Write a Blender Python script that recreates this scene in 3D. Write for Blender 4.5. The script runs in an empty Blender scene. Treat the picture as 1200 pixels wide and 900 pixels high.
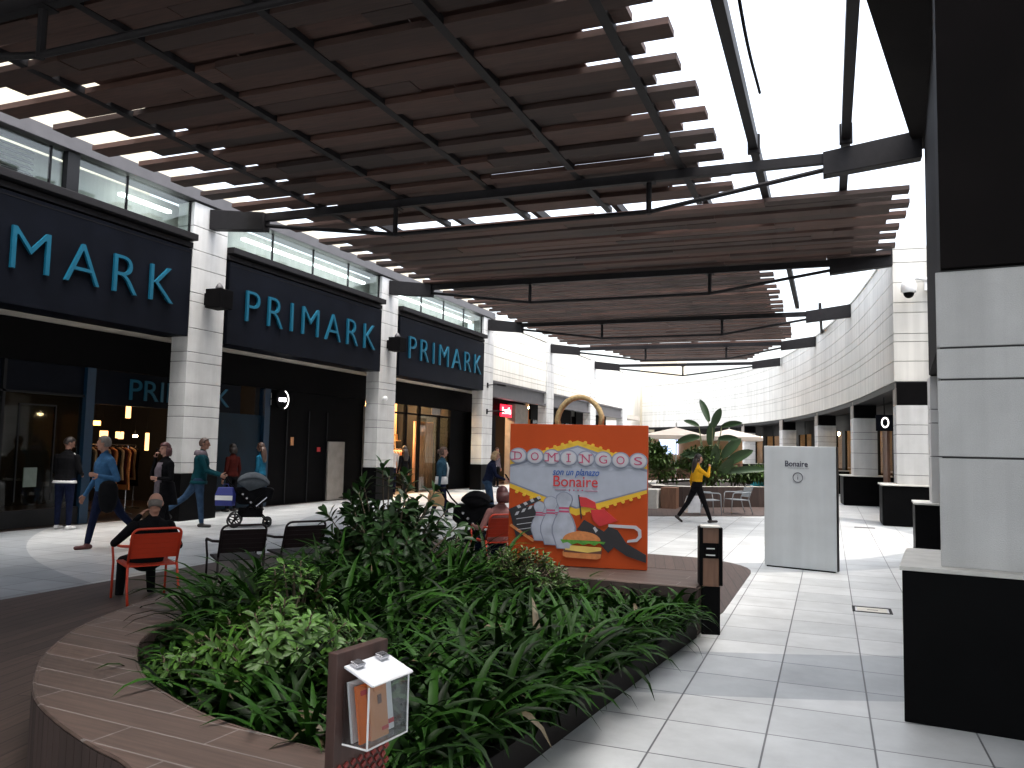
import bpy, bmesh, math, random
from mathutils import Vector, Matrix, Euler
random.seed(7)
D = bpy.data
S = bpy.context.scene
COL = S.collection
R = math.radians

# ------------------------------------------------------------------ camera, sky, sun, exposure
CAM_H = 1.7
yaw, pitch, roll = R(21.6), R(4.5), R(1.2)
fwd = Vector((-math.sin(yaw)*math.cos(pitch), math.cos(yaw)*math.cos(pitch), math.sin(pitch)))
r0 = Vector((math.cos(yaw), math.sin(yaw), 0)); u0 = r0.cross(fwd)
cr = r0*math.cos(roll) + u0*math.sin(roll); cu = -r0*math.sin(roll) + u0*math.cos(roll)
cd = D.cameras.new('camera'); cam = D.objects.new('camera', cd); COL.objects.link(cam)
cam.matrix_world = Matrix(((cr.x, cu.x, -fwd.x, 0), (cr.y, cu.y, -fwd.y, 0), (cr.z, cu.z, -fwd.z, CAM_H), (0, 0, 0, 1)))
cd.sensor_width = 36; cd.lens = 36*940/1200; cd.clip_start = .05; cd.clip_end = 3000
S.camera = cam
w = D.worlds.new('World'); S.world = w; w.use_nodes = True
nt = w.node_tree; bg = nt.nodes['Background']
sky = nt.nodes.new('ShaderNodeTexSky'); sky.sky_type = 'NISHITA'; sky.sun_disc = False
SUN_EL, SUN_AZ = R(78), R(115)          # azimuth clockwise from +Y
sky.sun_elevation = SUN_EL; sky.sun_rotation = SUN_AZ
sky.air_density = 1.2; sky.dust_density = 6.0; sky.ozone_density = 1.0
hs = nt.nodes.new('ShaderNodeHueSaturation'); hs.inputs['Saturation'].default_value = .5
nt.links.new(sky.outputs[0], hs.inputs['Color']); nt.links.new(hs.outputs[0], bg.inputs['Color'])
bg.inputs['Strength'].default_value = .15
sl = D.lights.new('sun', 'SUN'); sl.energy = 1.1; sl.angle = R(60); sl.color = (1, .985, .96)
so = D.objects.new('sun', sl); COL.objects.link(so)
sd = Vector((math.sin(SUN_AZ)*math.cos(SUN_EL), math.cos(SUN_AZ)*math.cos(SUN_EL), math.sin(SUN_EL)))
so.rotation_euler = sd.to_track_quat('Z', 'Y').to_euler(); so.location = (0, 0, 30)
S.view_settings.view_transform = 'Standard'; S.view_settings.look = 'None'
S.view_settings.gamma = 1; S.view_settings.exposure = 2.2
S.view_settings.use_curve_mapping = False
S.render.engine = 'CYCLES'
S.cycles.max_bounces = 8; S.cycles.diffuse_bounces = 5; S.cycles.transparent_max_bounces = 12

# ------------------------------------------------------------------ materials
def mat(name, col, rough=.6, var=.12, scale=6., bump=.0, metal=0., spec=.5, island=0., stretch=None, bscale=None, grain=0., streak=0.):
    m = D.materials.new(name); m.use_nodes = True
    t = m.node_tree; b = t.nodes['Principled BSDF']
    b.inputs['Roughness'].default_value = rough; b.inputs['Metallic'].default_value = metal
    b.inputs['Specular IOR Level'].default_value = spec
    tc = t.nodes.new('ShaderNodeTexCoord'); src = tc.outputs['Object']
    if stretch:
        mp = t.nodes.new('ShaderNodeMapping'); mp.inputs['Scale'].default_value = stretch
        t.links.new(src, mp.inputs[0]); src = mp.outputs[0]
    n = t.nodes.new('ShaderNodeTexNoise'); n.inputs['Scale'].default_value = scale; n.inputs['Detail'].default_value = 6
    t.links.new(src, n.inputs['Vector'])
    mr = t.nodes.new('ShaderNodeMapRange'); mr.inputs['From Min'].default_value = .3; mr.inputs['From Max'].default_value = .7
    mr.inputs['To Min'].default_value = 1-var; mr.inputs['To Max'].default_value = 1+var
    t.links.new(n.outputs['Fac'], mr.inputs['Value'])
    fac = mr.outputs[0]
    for amt, sc, st3 in ((grain, 190., (1, 1, 1)), (streak, 1.0, (5, 5, .22))):
        if not amt: continue
        mp3 = t.nodes.new('ShaderNodeMapping'); mp3.inputs['Scale'].default_value = st3; t.links.new(tc.outputs['Object'], mp3.inputs[0])
        n3 = t.nodes.new('ShaderNodeTexNoise'); n3.inputs['Scale'].default_value = sc; n3.inputs['Detail'].default_value = 5; t.links.new(mp3.outputs[0], n3.inputs['Vector'])
        m3 = t.nodes.new('ShaderNodeMapRange'); m3.inputs['From Min'].default_value = .35; m3.inputs['From Max'].default_value = .65; m3.inputs['To Min'].default_value = 1-amt; m3.inputs['To Max'].default_value = 1+amt*.6
        t.links.new(n3.outputs['Fac'], m3.inputs['Value'])
        mm3 = t.nodes.new('ShaderNodeMath'); mm3.operation = 'MULTIPLY'; t.links.new(fac, mm3.inputs[0]); t.links.new(m3.outputs[0], mm3.inputs[1]); fac = mm3.outputs[0]
    if island:
        g = t.nodes.new('ShaderNodeNewGeometry')
        m2 = t.nodes.new('ShaderNodeMapRange'); m2.inputs['To Min'].default_value = 1-island; m2.inputs['To Max'].default_value = 1+island
        t.links.new(g.outputs['Random Per Island'], m2.inputs['Value'])
        mm = t.nodes.new('ShaderNodeMath'); mm.operation = 'MULTIPLY'
        t.links.new(fac, mm.inputs[0]); t.links.new(m2.outputs[0], mm.inputs[1]); fac = mm.outputs[0]
    mx = t.nodes.new('ShaderNodeMix'); mx.data_type = 'RGBA'; mx.blend_type = 'MULTIPLY'; mx.inputs[0].default_value = 1
    mx.inputs[6].default_value = (*col, 1); t.links.new(fac, mx.inputs[7])
    t.links.new(mx.outputs[2], b.inputs['Base Color'])
    if bump:
        bp = t.nodes.new('ShaderNodeBump'); bp.inputs['Strength'].default_value = bump; bp.inputs['Distance'].default_value = .01
        n2 = n
        if bscale:
            n2 = t.nodes.new('ShaderNodeTexNoise'); n2.inputs['Scale'].default_value = bscale; n2.inputs['Detail'].default_value = 4
            t.links.new(src, n2.inputs['Vector'])
        t.links.new(n2.outputs['Fac'], bp.inputs['Height']); t.links.new(bp.outputs[0], b.inputs['Normal'])
    return m
def emit(name, col, s):
    m = D.materials.new(name); m.use_nodes = True; b = m.node_tree.nodes['Principled BSDF']
    b.inputs['Base Color'].default_value = (*col, 1); b.inputs['Emission Color'].default_value = (*col, 1); b.inputs['Emission Strength'].default_value = s
    return m
def glass(name, tint=(1, 1, 1), refl=.12, rough=.03):
    m = D.materials.new(name); m.use_nodes = True; t = m.node_tree; t.nodes.clear()
    o = t.nodes.new('ShaderNodeOutputMaterial'); mx = t.nodes.new('ShaderNodeMixShader')
    tr = t.nodes.new('ShaderNodeBsdfTransparent'); tr.inputs[0].default_value = (*tint, 1)
    gl = t.nodes.new('ShaderNodeBsdfGlossy'); gl.inputs['Roughness'].default_value = rough
    lw = t.nodes.new('ShaderNodeLayerWeight'); lw.inputs['Blend'].default_value = .5
    pw = t.nodes.new('ShaderNodeMath'); pw.operation = 'POWER'; pw.inputs[1].default_value = 4; t.links.new(lw.outputs['Facing'], pw.inputs[0])
    ma = t.nodes.new('ShaderNodeMath'); ma.operation = 'MULTIPLY_ADD'; ma.inputs[1].default_value = .6; ma.inputs[2].default_value = refl*.3; t.links.new(pw.outputs[0], ma.inputs[0])
    t.links.new(ma.outputs[0], mx.inputs[0]); t.links.new(tr.outputs[0], mx.inputs[1]); t.links.new(gl.outputs[0], mx.inputs[2])
    t.links.new(mx.outputs[0], o.inputs[0]); return m

M = dict(
 white=mat('stone_white', (.54, .54, .53), .7, .09, 2.2, .35, island=.07, bscale=140, grain=.10, streak=.10),
 whitewall=mat('wall_white', (.62, .605, .56), .7, .07, .7, .1, island=.04, bscale=40, streak=.12),
 walljoint=mat('joint_grey', (.2, .195, .185), .9),
 joint=mat('joint_dark', (.05, .05, .05), .9),
 plinth=mat('plinth_black', (.002, .002, .0023), .5, .3, 3, .05, island=.1, spec=.06),
 plinthcap=mat('plinth_cap', (.55, .54, .5), .6, .1, 8),
 signblack=mat('sign_dark', (.004, .005, .0085), .5, .25, 1.6, .03, spec=.07),
 teal=mat('teal_letter', (.003, .085, .145), .4, .05),
 tealglass=mat('teal_panel', (.002, .014, .027), .4, .2, 2, spec=.2),
 tealpost=mat('teal_post', (.002, .024, .055), .4, .1),
 steel=mat('steel_dark', (.009, .008, .009), .6, .2, 9, .05, spec=.2),
 steelgrey=mat('steel_grey', (.07, .066, .07), .5, .12, 3, .05),
 black=mat('matt_black', (.003, .0027, .003), .7, .2, 5, spec=.06),
 nearblack=mat('dark_brown_cladding', (.005, .0035, .0035), .8, .3, 1.5, .1, spec=.15),
 slat=mat('slat_wood', (.037, .0160, .0105), .75, .3, 5, .15, island=.6, stretch=(.5, 6, 6)),
 soffit=mat('soffit_beige', (.42, .38, .33), .8, .08, 2),
 cream=mat('cream_render', (.58, .53, .42), .85, .08, 1.2, .1),
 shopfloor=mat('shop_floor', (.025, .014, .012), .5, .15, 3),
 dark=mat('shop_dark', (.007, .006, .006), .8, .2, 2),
 warmwall=mat('warm_wall', (.5, .3, .16), .8, .15, 2),
 creamwarm=mat('cream_warm', (.72, .52, .28), .8, .15, 2), peach=mat('peach_curtain', (.6, .3, .17), .8, .1, 2),
 orangewall=mat('orange_wall', (.6, .2, .05), .8, .1, 2),
 stonepaper=mat('notice_paper', (.12, .15, .13), .7, .1, 8),
 concrete=mat('concrete', (.28, .25, .22), .8, .15, 4, .1),
 frame=mat('window_frame', (.008, .008, .009), .5, .1, spec=.2),
 alu=mat('aluminium', (.5, .5, .5), .35, .06, 8, metal=.6),
 glass=glass('glass_clear', (.85, .9, .88), .2),
 glassdark=glass('glass_shop', (.55, .6, .6), .12),
 acrylic=glass('acrylic', (.93, .95, .96), .3, .08),
 benchside=mat('bench_cladding', (.05, .033, .029), .6, .2, 4, .1, island=.2, stretch=(3, 3, .5)),
 soil=mat('soil', (.018, .012, .009), .95, .4, 12, .4),
 kerb=mat('kerb_dark', (.008, .006, .0055), .7, .25, 5, spec=.2),
 orange=mat('chair_orange', (.46, .036, .011), .5, .06, 10),
 chairdark=mat('chair_dark', (.014, .009, .010), .5, .1, 10, spec=.25),
 chairgrey=mat('chair_grey', (.25, .28, .3), .45, .1, 10),
 signwhite=mat('info_panel', (.55, .59, .61), .5, .05, 3, .1, grain=.05, streak=.06, bscale=150),
 navy=mat('navy_print', (.02, .02, .05), .5),
 wood=mat('stand_wood', (.055, .026, .02), .5, .25, 6, .1, stretch=(4, 4, .6)),
 redmesh=mat('red_mesh', (.2, .025, .02), .5, .1, 8),
 bollardwood=mat('bollard_panel', (.17, .085, .05), .5, .2, 6, stretch=(4, 4, .6)),
 bagorange=mat('bag_orange', (.43, .062, .013), .6, .06, 3, .08, bscale=3, spec=.15),
 pYellow=mat('print_yellow', (.68, .42, .02), .5, .04), pBlue=mat('print_paleblue', (.36, .39, .47), .5, .06, 8),
 pGrey=mat('print_grey', (.2, .22, .29), .5, .04), pWhite=mat('print_white', (.46, .46, .5), .5, .04),
 pMagenta=mat('print_magenta', (.42, .05, .13), .5), pRed=mat('print_red', (.5, .02, .025), .5), pInk=mat('print_blue', (.02, .09, .35), .5),
 pBlack=mat('print_black', (.015, .014, .018), .5), pBun=mat('print_bun', (.55, .2, .06), .5, .15, 30), pGreen=mat('print_green', (.08, .28, .03), .5, .3, 30),
 pMeat=mat('print_meat', (.13, .05, .03), .5), pCheese=mat('print_cheese', (.7, .5, .12), .5), pPin=mat('print_pin', (.36, .39, .47), .5, .25, 6),
 rope=mat('rope', (.42, .3, .15), .9, .3, 40, .5),
 leaf=mat('strap_leaf', (.0095, .034, .003), .5, .2, 4, island=.85, spec=.12),
 leafdry=mat('dry_leaf', (.06, .045, .02), .6, .2, 4, island=.4),
 leafbig=mat('broad_leaf', (.014, .042, .008), .45, .2, 4, island=.45, spec=.3),
 leaflight=mat('light_leaf', (.034, .095, .005), .55, .2, 4, island=.35),
 bush=mat('bush_leaf', (.05, .1, .014), .5, .25, 3, island=.5),
 banana=mat('paddle_leaf', (.028, .062, .02), .45, .2, 3, island=.3),
 stem=mat('plant_stem', (.09, .1, .04), .7, .2, 8), twig=mat('twig', (.07, .05, .03), .8, .2, 8),
 pool=mat('pool_tile', (.05, .35, .4), .25, .2, 8), poolrim=mat('pool_rim', (.55, .53, .47), .6, .1, 8),
 canvas=mat('parasol_canvas', (.52, .46, .4), .9, .05, 2),
 skin=mat('skin', (.37, .19, .135), .55, .08, 10), skin2=mat('skin_tan', (.25, .12, .08), .55, .08, 10),
 hairdark=mat('hair_dark', (.018, .011, .009), .5, .3, 40), hairgrey=mat('hair_grey', (.11, .095, .085), .6, .2, 40),
 hairred=mat('hair_auburn', (.075, .02, .02), .5, .3, 40), hairblond=mat('hair_blond', (.3, .2, .1), .55, .3, 40), hairbrown=mat('hair_brown', (.06, .03, .02), .5, .3, 40),
 eye=mat('eye_dark', (.02, .015, .012), .3), lip=mat('lip', (.28, .09, .08), .5),
 c_black=mat('cloth_black', (.005, .005, .006), .85, .3, 14, .3, spec=.08), c_navy=mat('cloth_navy', (.006, .009, .026), .85, .3, 14, .3, spec=.08),
 c_jean=mat('cloth_jeans', (.03, .06, .13), .85, .25, 14, .3, spec=.08), c_jeanlight=mat('cloth_jeans_pale', (.028, .055, .1), .85, .25, 14, .3, spec=.08),
 c_blue=mat('cloth_blue', (.03, .085, .17), .85, .2, 14, .3, spec=.08), c_teal=mat('cloth_teal', (.003, .035, .045), .85, .2, 14, .3, spec=.08),
 c_grey=mat('cloth_grey', (.12, .1, .115), .85, .2, 14, .3, spec=.08), c_white=mat('cloth_white', (.6, .6, .6), .85, .1, 14, .2, spec=.08),
 c_pink=mat('cloth_pink', (.3, .15, .14), .85, .1, 14, .2, spec=.08), c_yellow=mat('cloth_yellow', (.62, .32, .015), .8, .12, 14, .3, spec=.08),
 c_red=mat('cloth_red', (.05, .008, .006), .85, .2, 14, .2, spec=.08), c_denim=mat('cloth_denim_jacket', (.02, .055, .085), .85, .25, 14, .3, spec=.08), c_tealbright=mat('cloth_bright_blue', (.008, .08, .14), .8, .2, 14, .2, spec=.08),
 c_olive=mat('cloth_olive', (.008, .007, .006), .85, .25, 14, .3, spec=.08), shoewhite=mat('shoe_white', (.6, .6, .6), .6), shoedark=mat('shoe_dark', (.02, .015, .014), .5), shoebrown=mat('shoe_brown', (.08, .02, .018), .5),
 kraft=mat('kraft_paper', (.38, .23, .11), .75, .12, 6, .1), plasticwhite=mat('bag_white', (.62, .62, .64), .45, .08, 10, .3), bagblue=mat('bag_blue', (.012, .02, .17), .5, .1, 8),
 hood=mat('pram_hood', (.045, .055, .065), .85, .15, 20, .2), rubber=mat('rubber', (.012, .012, .012), .7), chrome=mat('chrome', (.5, .5, .52), .25, .02, 5, metal=.9),
 camwhite=mat('camera_white', (.75, .75, .74), .4, .03),
 cardwhite=mat('leaflet_white', (.7, .7, .7), .6, .04), cardorange=mat('leaflet_orange', (.75, .16, .02), .6, .05), cardtan=mat('leaflet_tan', (.58, .25, .1), .6, .05),
 red=mat('sign_red', (.6, .01, .015), .4),
 e_warm=emit('lamp_warm', (1, .66, .34), 40), e_warmlow=emit('lamp_warm_low', (1, .6, .3), 9), e_warm2=emit('lamp_amber', (1, .45, .1), 2.0), e_warm3=emit('lamp_amber_dim', (1, .5, .18), .8), e_white=emit('lamp_white', (.95, .93, 1), 3), e_red=emit('lit_red', (.85, .01, .03), .7), e_whitesign=emit('lit_white', (1, .95, .9), 1.0),
 e_strip=emit('lamp_strip', (.95, 1, 1), 2), e_screen=emit('screen_blue', (.4, .5, .8), 1.2),
)
def tile_mat():
    m = D.materials.new('plaza_tiles'); m.use_nodes = True; t = m.node_tree; b = t.nodes['Principled BSDF']; L = t.links.new
    g = t.nodes.new('ShaderNodeNewGeometry')
    mp = t.nodes.new('ShaderNodeMapping'); mp.inputs['Location'].default_value = (.97, .16, 0); L(g.outputs['Position'], mp.inputs[0])
    br = t.nodes.new('ShaderNodeTexBrick'); br.offset = 0; br.squash = 1
    for k, v in (('Scale', 1), ('Brick Width', .6), ('Row Height', .6), ('Mortar Size', .006), ('Mortar Smooth', .1), ('Bias', 0)): br.inputs[k].default_value = v
    br.inputs['Color1'].default_value = (1.0, 1.0, 1.0, 1); br.inputs['Color2'].default_value = (.80, .81, .82, 1); br.inputs['Mortar'].default_value = (.2, .2, .21, 1)
    L(mp.outputs[0], br.inputs['Vector'])
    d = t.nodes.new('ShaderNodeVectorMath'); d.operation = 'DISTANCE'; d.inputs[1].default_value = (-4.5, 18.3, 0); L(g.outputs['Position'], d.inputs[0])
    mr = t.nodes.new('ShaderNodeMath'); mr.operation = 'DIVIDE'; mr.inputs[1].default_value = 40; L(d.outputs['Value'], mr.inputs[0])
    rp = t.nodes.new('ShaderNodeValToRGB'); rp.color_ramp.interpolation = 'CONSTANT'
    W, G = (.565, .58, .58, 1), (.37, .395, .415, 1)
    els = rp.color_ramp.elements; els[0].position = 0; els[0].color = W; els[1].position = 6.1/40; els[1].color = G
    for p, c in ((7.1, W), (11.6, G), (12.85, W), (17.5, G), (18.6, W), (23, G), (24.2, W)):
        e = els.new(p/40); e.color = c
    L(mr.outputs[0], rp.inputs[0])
    n = t.nodes.new('ShaderNodeTexNoise'); n.inputs['Scale'].default_value = 1.3; n.inputs['Detail'].default_value = 8; n.inputs['Roughness'].default_value = .65; L(g.outputs['Position'], n.inputs['Vector'])
    n2 = t.nodes.new('ShaderNodeMapRange'); n2.inputs['From Min'].default_value = .3; n2.inputs['From Max'].default_value = .7; n2.inputs['To Min'].default_value = .76; n2.inputs['To Max'].default_value = 1.1; L(n.outputs['Fac'], n2.inputs['Value'])
    a = t.nodes.new('ShaderNodeMix'); a.data_type = 'RGBA'; a.blend_type = 'MULTIPLY'; a.inputs[0].default_value = 1; L(rp.outputs[0], a.inputs[6]); L(br.outputs['Color'], a.inputs[7])
    a2 = t.nodes.new('ShaderNodeMix'); a2.data_type = 'RGBA'; a2.blend_type = 'MULTIPLY'; a2.inputs[0].default_value = 1; L(a.outputs[2], a2.inputs[6]); L(n2.outputs[0], a2.inputs[7])
    L(a2.outputs[2], b.inputs['Base Color']); b.inputs['Roughness'].default_value = .42
    bp = t.nodes.new('ShaderNodeBump'); bp.inputs['Strength'].default_value = .3; bp.inputs['Distance'].default_value = .004; bp.invert = True; L(br.outputs['Fac'], bp.inputs['Height']); L(bp.outputs[0], b.inputs['Normal'])
    return m
def plank_mat(name, c1, c2, mortar, bw, rh, ms, rot=0, rough=.55, loc=(0, 0, 0)):
    m = D.materials.new(name); m.use_nodes = True; t = m.node_tree; b = t.nodes['Principled BSDF']; L = t.links.new
    g = t.nodes.new('ShaderNodeNewGeometry'); mp = t.nodes.new('ShaderNodeMapping'); mp.inputs['Rotation'].default_value = (0, 0, rot); mp.inputs['Location'].default_value = loc; L(g.outputs['Position'], mp.inputs[0])
    br = t.nodes.new('ShaderNodeTexBrick'); br.offset = .37; br.offset_frequency = 2
    for k, v in (('Scale', 1), ('Brick Width', bw), ('Row Height', rh), ('Mortar Size', ms), ('Mortar Smooth', .1), ('Bias', 0)): br.inputs[k].default_value = v
    br.inputs['Color1'].default_value = (*c1, 1); br.inputs['Color2'].default_value = (*c2, 1); br.inputs['Mortar'].default_value = (*mortar, 1); L(mp.outputs[0], br.inputs['Vector'])
    mp2 = t.nodes.new('ShaderNodeMapping'); mp2.inputs['Scale'].default_value = (1.2, 22, 1); L(mp.outputs[0], mp2.inputs[0])
    n = t.nodes.new('ShaderNodeTexNoise'); n.inputs['Scale'].default_value = 2; n.inputs['Detail'].default_value = 6; L(mp2.outputs[0], n.inputs['Vector'])
    mr = t.nodes.new('ShaderNodeMapRange'); mr.inputs['From Min'].default_value = .3; mr.inputs['From Max'].default_value = .7; mr.inputs['To Min'].default_value = .7; mr.inputs['To Max'].default_value = 1.25; L(n.outputs['Fac'], mr.inputs['Value'])
    a = t.nodes.new('ShaderNodeMix'); a.data_type = 'RGBA'; a.blend_type = 'MULTIPLY'; a.inputs[0].default_value = 1; L(br.outputs['Color'], a.inputs[6]); L(mr.outputs[0], a.inputs[7])
    L(a.outputs[2], b.inputs['Base Color']); b.inputs['Roughness'].default_value = rough
    bp = t.nodes.new('ShaderNodeBump'); bp.inputs['Strength'].default_value = .4; bp.inputs['Distance'].default_value = .004; bp.invert = True; L(br.outputs['Fac'], bp.inputs['Height']); L(bp.outputs[0], b.inputs['Normal'])
    return m
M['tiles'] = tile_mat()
M['deck'] = plank_mat('deck_boards', (.075, .05, .042), (.05, .034, .029), (.012, .008, .007), 2.4, .14, .005, R(90-12))
M['benchtop'] = plank_mat('bench_planks', (.088, .058, .047), (.055, .038, .032), (.17, .15, .14), 1.15, .2, .0045, R(4), .5, (.3, .05, 0))

# ------------------------------------------------------------------ mesh helpers
class MB:
    def __init__(s): s.v, s.f, s.mi, s.cur = [], [], [], 0
    def add(s, vs, fs):
        o = len(s.v); s.v += [tuple(p) for p in vs]; s.f += [tuple(i+o for i in f) for f in fs]; s.mi += [s.cur]*len(fs); return s
    def box(s, c, d, rz=0, rx=0, ry=0):
        E_ = Euler((rx, ry, rz)).to_matrix(); c = Vector(c)
        vs = [c + E_ @ Vector((sx*d[0]/2, sy*d[1]/2, sz*d[2]/2)) for sx in (-1, 1) for sy in (-1, 1) for sz in (-1, 1)]
        return s.add(vs, [(0, 1, 3, 2), (4, 6, 7, 5), (0, 4, 5, 1), (2, 3, 7, 6), (0, 2, 6, 4), (1, 5, 7, 3)])
    def b2(s, p, q): return s.box([(a+b)/2 for a, b in zip(p, q)], [abs(b-a) for a, b in zip(p, q)])
    def quad(s, *p): return s.add(p, [tuple(range(len(p)))])
    def tube(s, pts, r, n=8, cap=True, closed=False):
        pts = [Vector(p) for p in pts]; rs = r if isinstance(r, (list, tuple)) else [r]*len(pts)
        vs, fs = [], []; N = len(pts); up = None
        for i, p in enumerate(pts):
            if closed: d = pts[(i+1) % N]-pts[i-1]
            else: d = pts[min(i+1, N-1)]-pts[max(i-1, 0)]
            d.normalize()
            if up is None:
                a = Vector((0, 0, 1)) if abs(d.z) < .9 else Vector((1, 0, 0)); up = d.cross(a).normalized()
            else:
                up = (up - d*up.dot(d)); up = up.normalized() if up.length > 1e-6 else d.orthogonal().normalized()
            s2 = d.cross(up)
            for k in range(n):
                t = 2*math.pi*k/n; vs.append(p + (up*math.cos(t)+s2*math.sin(t))*rs[i])
        for i in range(N if closed else N-1):
            for k in range(n):
                j = (i+1) % N; fs.append((i*n+k, i*n+(k+1) % n, j*n+(k+1) % n, j*n+k))
        if cap and not closed: fs += [tuple(range(n))[::-1], tuple((N-1)*n+k for k in range(n))]
        return s.add(vs, fs)
    def loft(s, rings, cap=True):
        n = len(rings[0]); vs = [p for r in rings for p in r]; fs = []
        for i in range(len(rings)-1):
            for k in range(n): fs.append((i*n+k, i*n+(k+1) % n, (i+1)*n+(k+1) % n, (i+1)*n+k))
        if cap: fs += [tuple(range(n))[::-1], tuple((len(rings)-1)*n+k for k in range(n))]
        return s.add(vs, fs)
    def prism(s, poly, z0, z1):
        n = len(poly); vs = [(x, y, z0) for x, y in poly]+[(x, y, z1) for x, y in poly]
        return s.add(vs, [tuple(range(n))[::-1], tuple(range(n, 2*n))]+[(i, (i+1) % n, n+(i+1) % n, n+i) for i in range(n)])
    def lathe(s, prof, c=(0, 0, 0), n=16):
        vs, fs = [], []
        for r, z in prof:
            for k in range(n): t = 2*math.pi*k/n; vs.append((c[0]+r*math.cos(t), c[1]+r*math.sin(t), c[2]+z))
        m = len(prof)
        for i in range(m-1):
            for k in range(n): fs.append((i*n+k, i*n+(k+1) % n, (i+1)*n+(k+1) % n, (i+1)*n+k))
        fs += [tuple(range(n))[::-1], tuple((m-1)*n+k for k in range(n))]
        return s.add(vs, fs)
    def ball(s, c, r, n=12, m=8):
        r = r if isinstance(r, (tuple, list)) else (r, r, r)
        rings = [[(c[0]+r[0]*math.sin(a)*math.cos(2*math.pi*k/n), c[1]+r[1]*math.sin(a)*math.sin(2*math.pi*k/n), c[2]-r[2]*math.cos(a)) for k in range(n)] for a in [math.pi*(i+.02)/(m+.04) for i in range(m+1)]]
        return s.loft(rings)
    def build(s, name, mats, parent=None, smooth=False, bevel=0, loc=None, rz=0):
        me = D.meshes.new(name); me.from_pydata(s.v, [], s.f)
        for m in (mats if isinstance(mats, (list, tuple)) else [mats]): me.materials.append(M[m] if isinstance(m, str) else m)
        me.polygons.foreach_set('material_index', s.mi)
        if smooth: me.polygons.foreach_set('use_smooth', [True]*len(me.polygons))
        me.update(); o = D.objects.new(name, me); COL.objects.link(o); o.parent = parent
        if loc: o.location = loc
        o.rotation_euler.z = rz
        if bevel:
            b = o.modifiers.new('bevel', 'BEVEL'); b.width = bevel; b.segments = 2; b.limit_method = 'ANGLE'
        return o
def fixn(o):
    bm = bmesh.new(); bm.from_mesh(o.data); bmesh.ops.recalc_face_normals(bm, faces=bm.faces); bm.to_mesh(o.data); bm.free(); return o
def tag(o, label=None, cat=None, group=None, kind=None):
    if label: o['label'] = label
    if cat: o['category'] = cat
    if group: o['group'] = group
    if kind: o['kind'] = kind
    return o
def thing(name, loc, rz=0, label=None, cat=None, group=None):
    o = D.objects.new(name, None); COL.objects.link(o); o.location = loc; o.rotation_euler = (0, 0, rz); o.empty_display_size = .1
    return tag(o, label, cat, group)
def copy_tree(o, loc, rz, label, parent=None):
    c = o.copy(); COL.objects.link(c)
    if parent is None: c.location = loc; c.rotation_euler = (0, 0, rz); c['label'] = label
    else: c.parent = parent
    for ch in list(o.children): copy_tree(ch, None, 0, None, c)
    return c
def text(body, name, m, origin, right, up, w=None, h=None, parent=None, ext=.004, align='LEFT', spacing=1., offset=0., shear=0., size=None):
    """flat lettering: origin = lower left (or lower centre) of its box, fitted to w x h"""
    cu_ = D.curves.new(name, 'FONT'); cu_.body = body; cu_.size = 1; cu_.space_character = spacing; cu_.offset = offset; cu_.shear = shear; cu_.extrude = .5; cu_.resolution_u = 6
    t = D.objects.new(name, cu_); COL.objects.link(t)
    bpy.context.view_layer.update()
    me = D.meshes.new_from_object(t.evaluated_get(bpy.context.evaluated_depsgraph_get()))
    D.objects.remove(t); D.curves.remove(cu_)
    xs = [v.co.x for v in me.vertices]; ys = [v.co.y for v in me.vertices]
    x0, x1, y0, y1 = min(xs), max(xs), min(ys), max(ys)
    sy = (h/(y1-y0)) if h else (w/(x1-x0)); sx = (w/(x1-x0)) if w else sy
    Rv, Uv = Vector(right).normalized(), Vector(up).normalized(); Nv = Rv.cross(Uv); O = Vector(origin)
    cx = (x0+x1)/2 if align == 'CENTER' else x0
    for v in me.vertices: v.co = O + Rv*(v.co.x-cx)*sx + Uv*(v.co.y-y0)*sy + Nv*((v.co.z+.5)*ext)
    me.materials.clear(); me.materials.append(M[m])
    o = D.objects.new(name, me); COL.objects.link(o); o.parent = parent
    return o
def lerp(a, b, t): return a+(b-a)*t

# ------------------------------------------------------------------ ground
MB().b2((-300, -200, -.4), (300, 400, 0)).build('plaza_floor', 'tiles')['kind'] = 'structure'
def arc(cx, cy, r, a0, a1, n=10): return [(cx+r*math.cos(R(lerp(a0, a1, i/n))), cy+r*math.sin(R(lerp(a0, a1, i/n)))) for i in range(n+1)]
dk = [(-8.0, -6)] + [(-1.9, -6), (-1.72, 2.6), (-1.22, 7.5), (-1.06, 8.9), (-1.04, 11.9)] + arc(-2.3, 11.9, 1.26, 0, 90, 8) + [(-4.5, 13.3), (-6.6, 13.2)] + arc(-7.2, 12.4, .8, 90, 180, 6)
MB().prism(dk, -.05, .012).build('timber_deck', 'deck')['kind'] = 'structure'
dk2 = [(-5.6, 20.7), (-4.3, 20.7), (-1.7, 22.5), (-.6, 25), (-.9, 30), (-3, 32), (-6, 32), (-6.6, 26)]
MB().prism(dk2, -.05, .012).build('far_deck', 'deck')['kind'] = 'structure'

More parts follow.
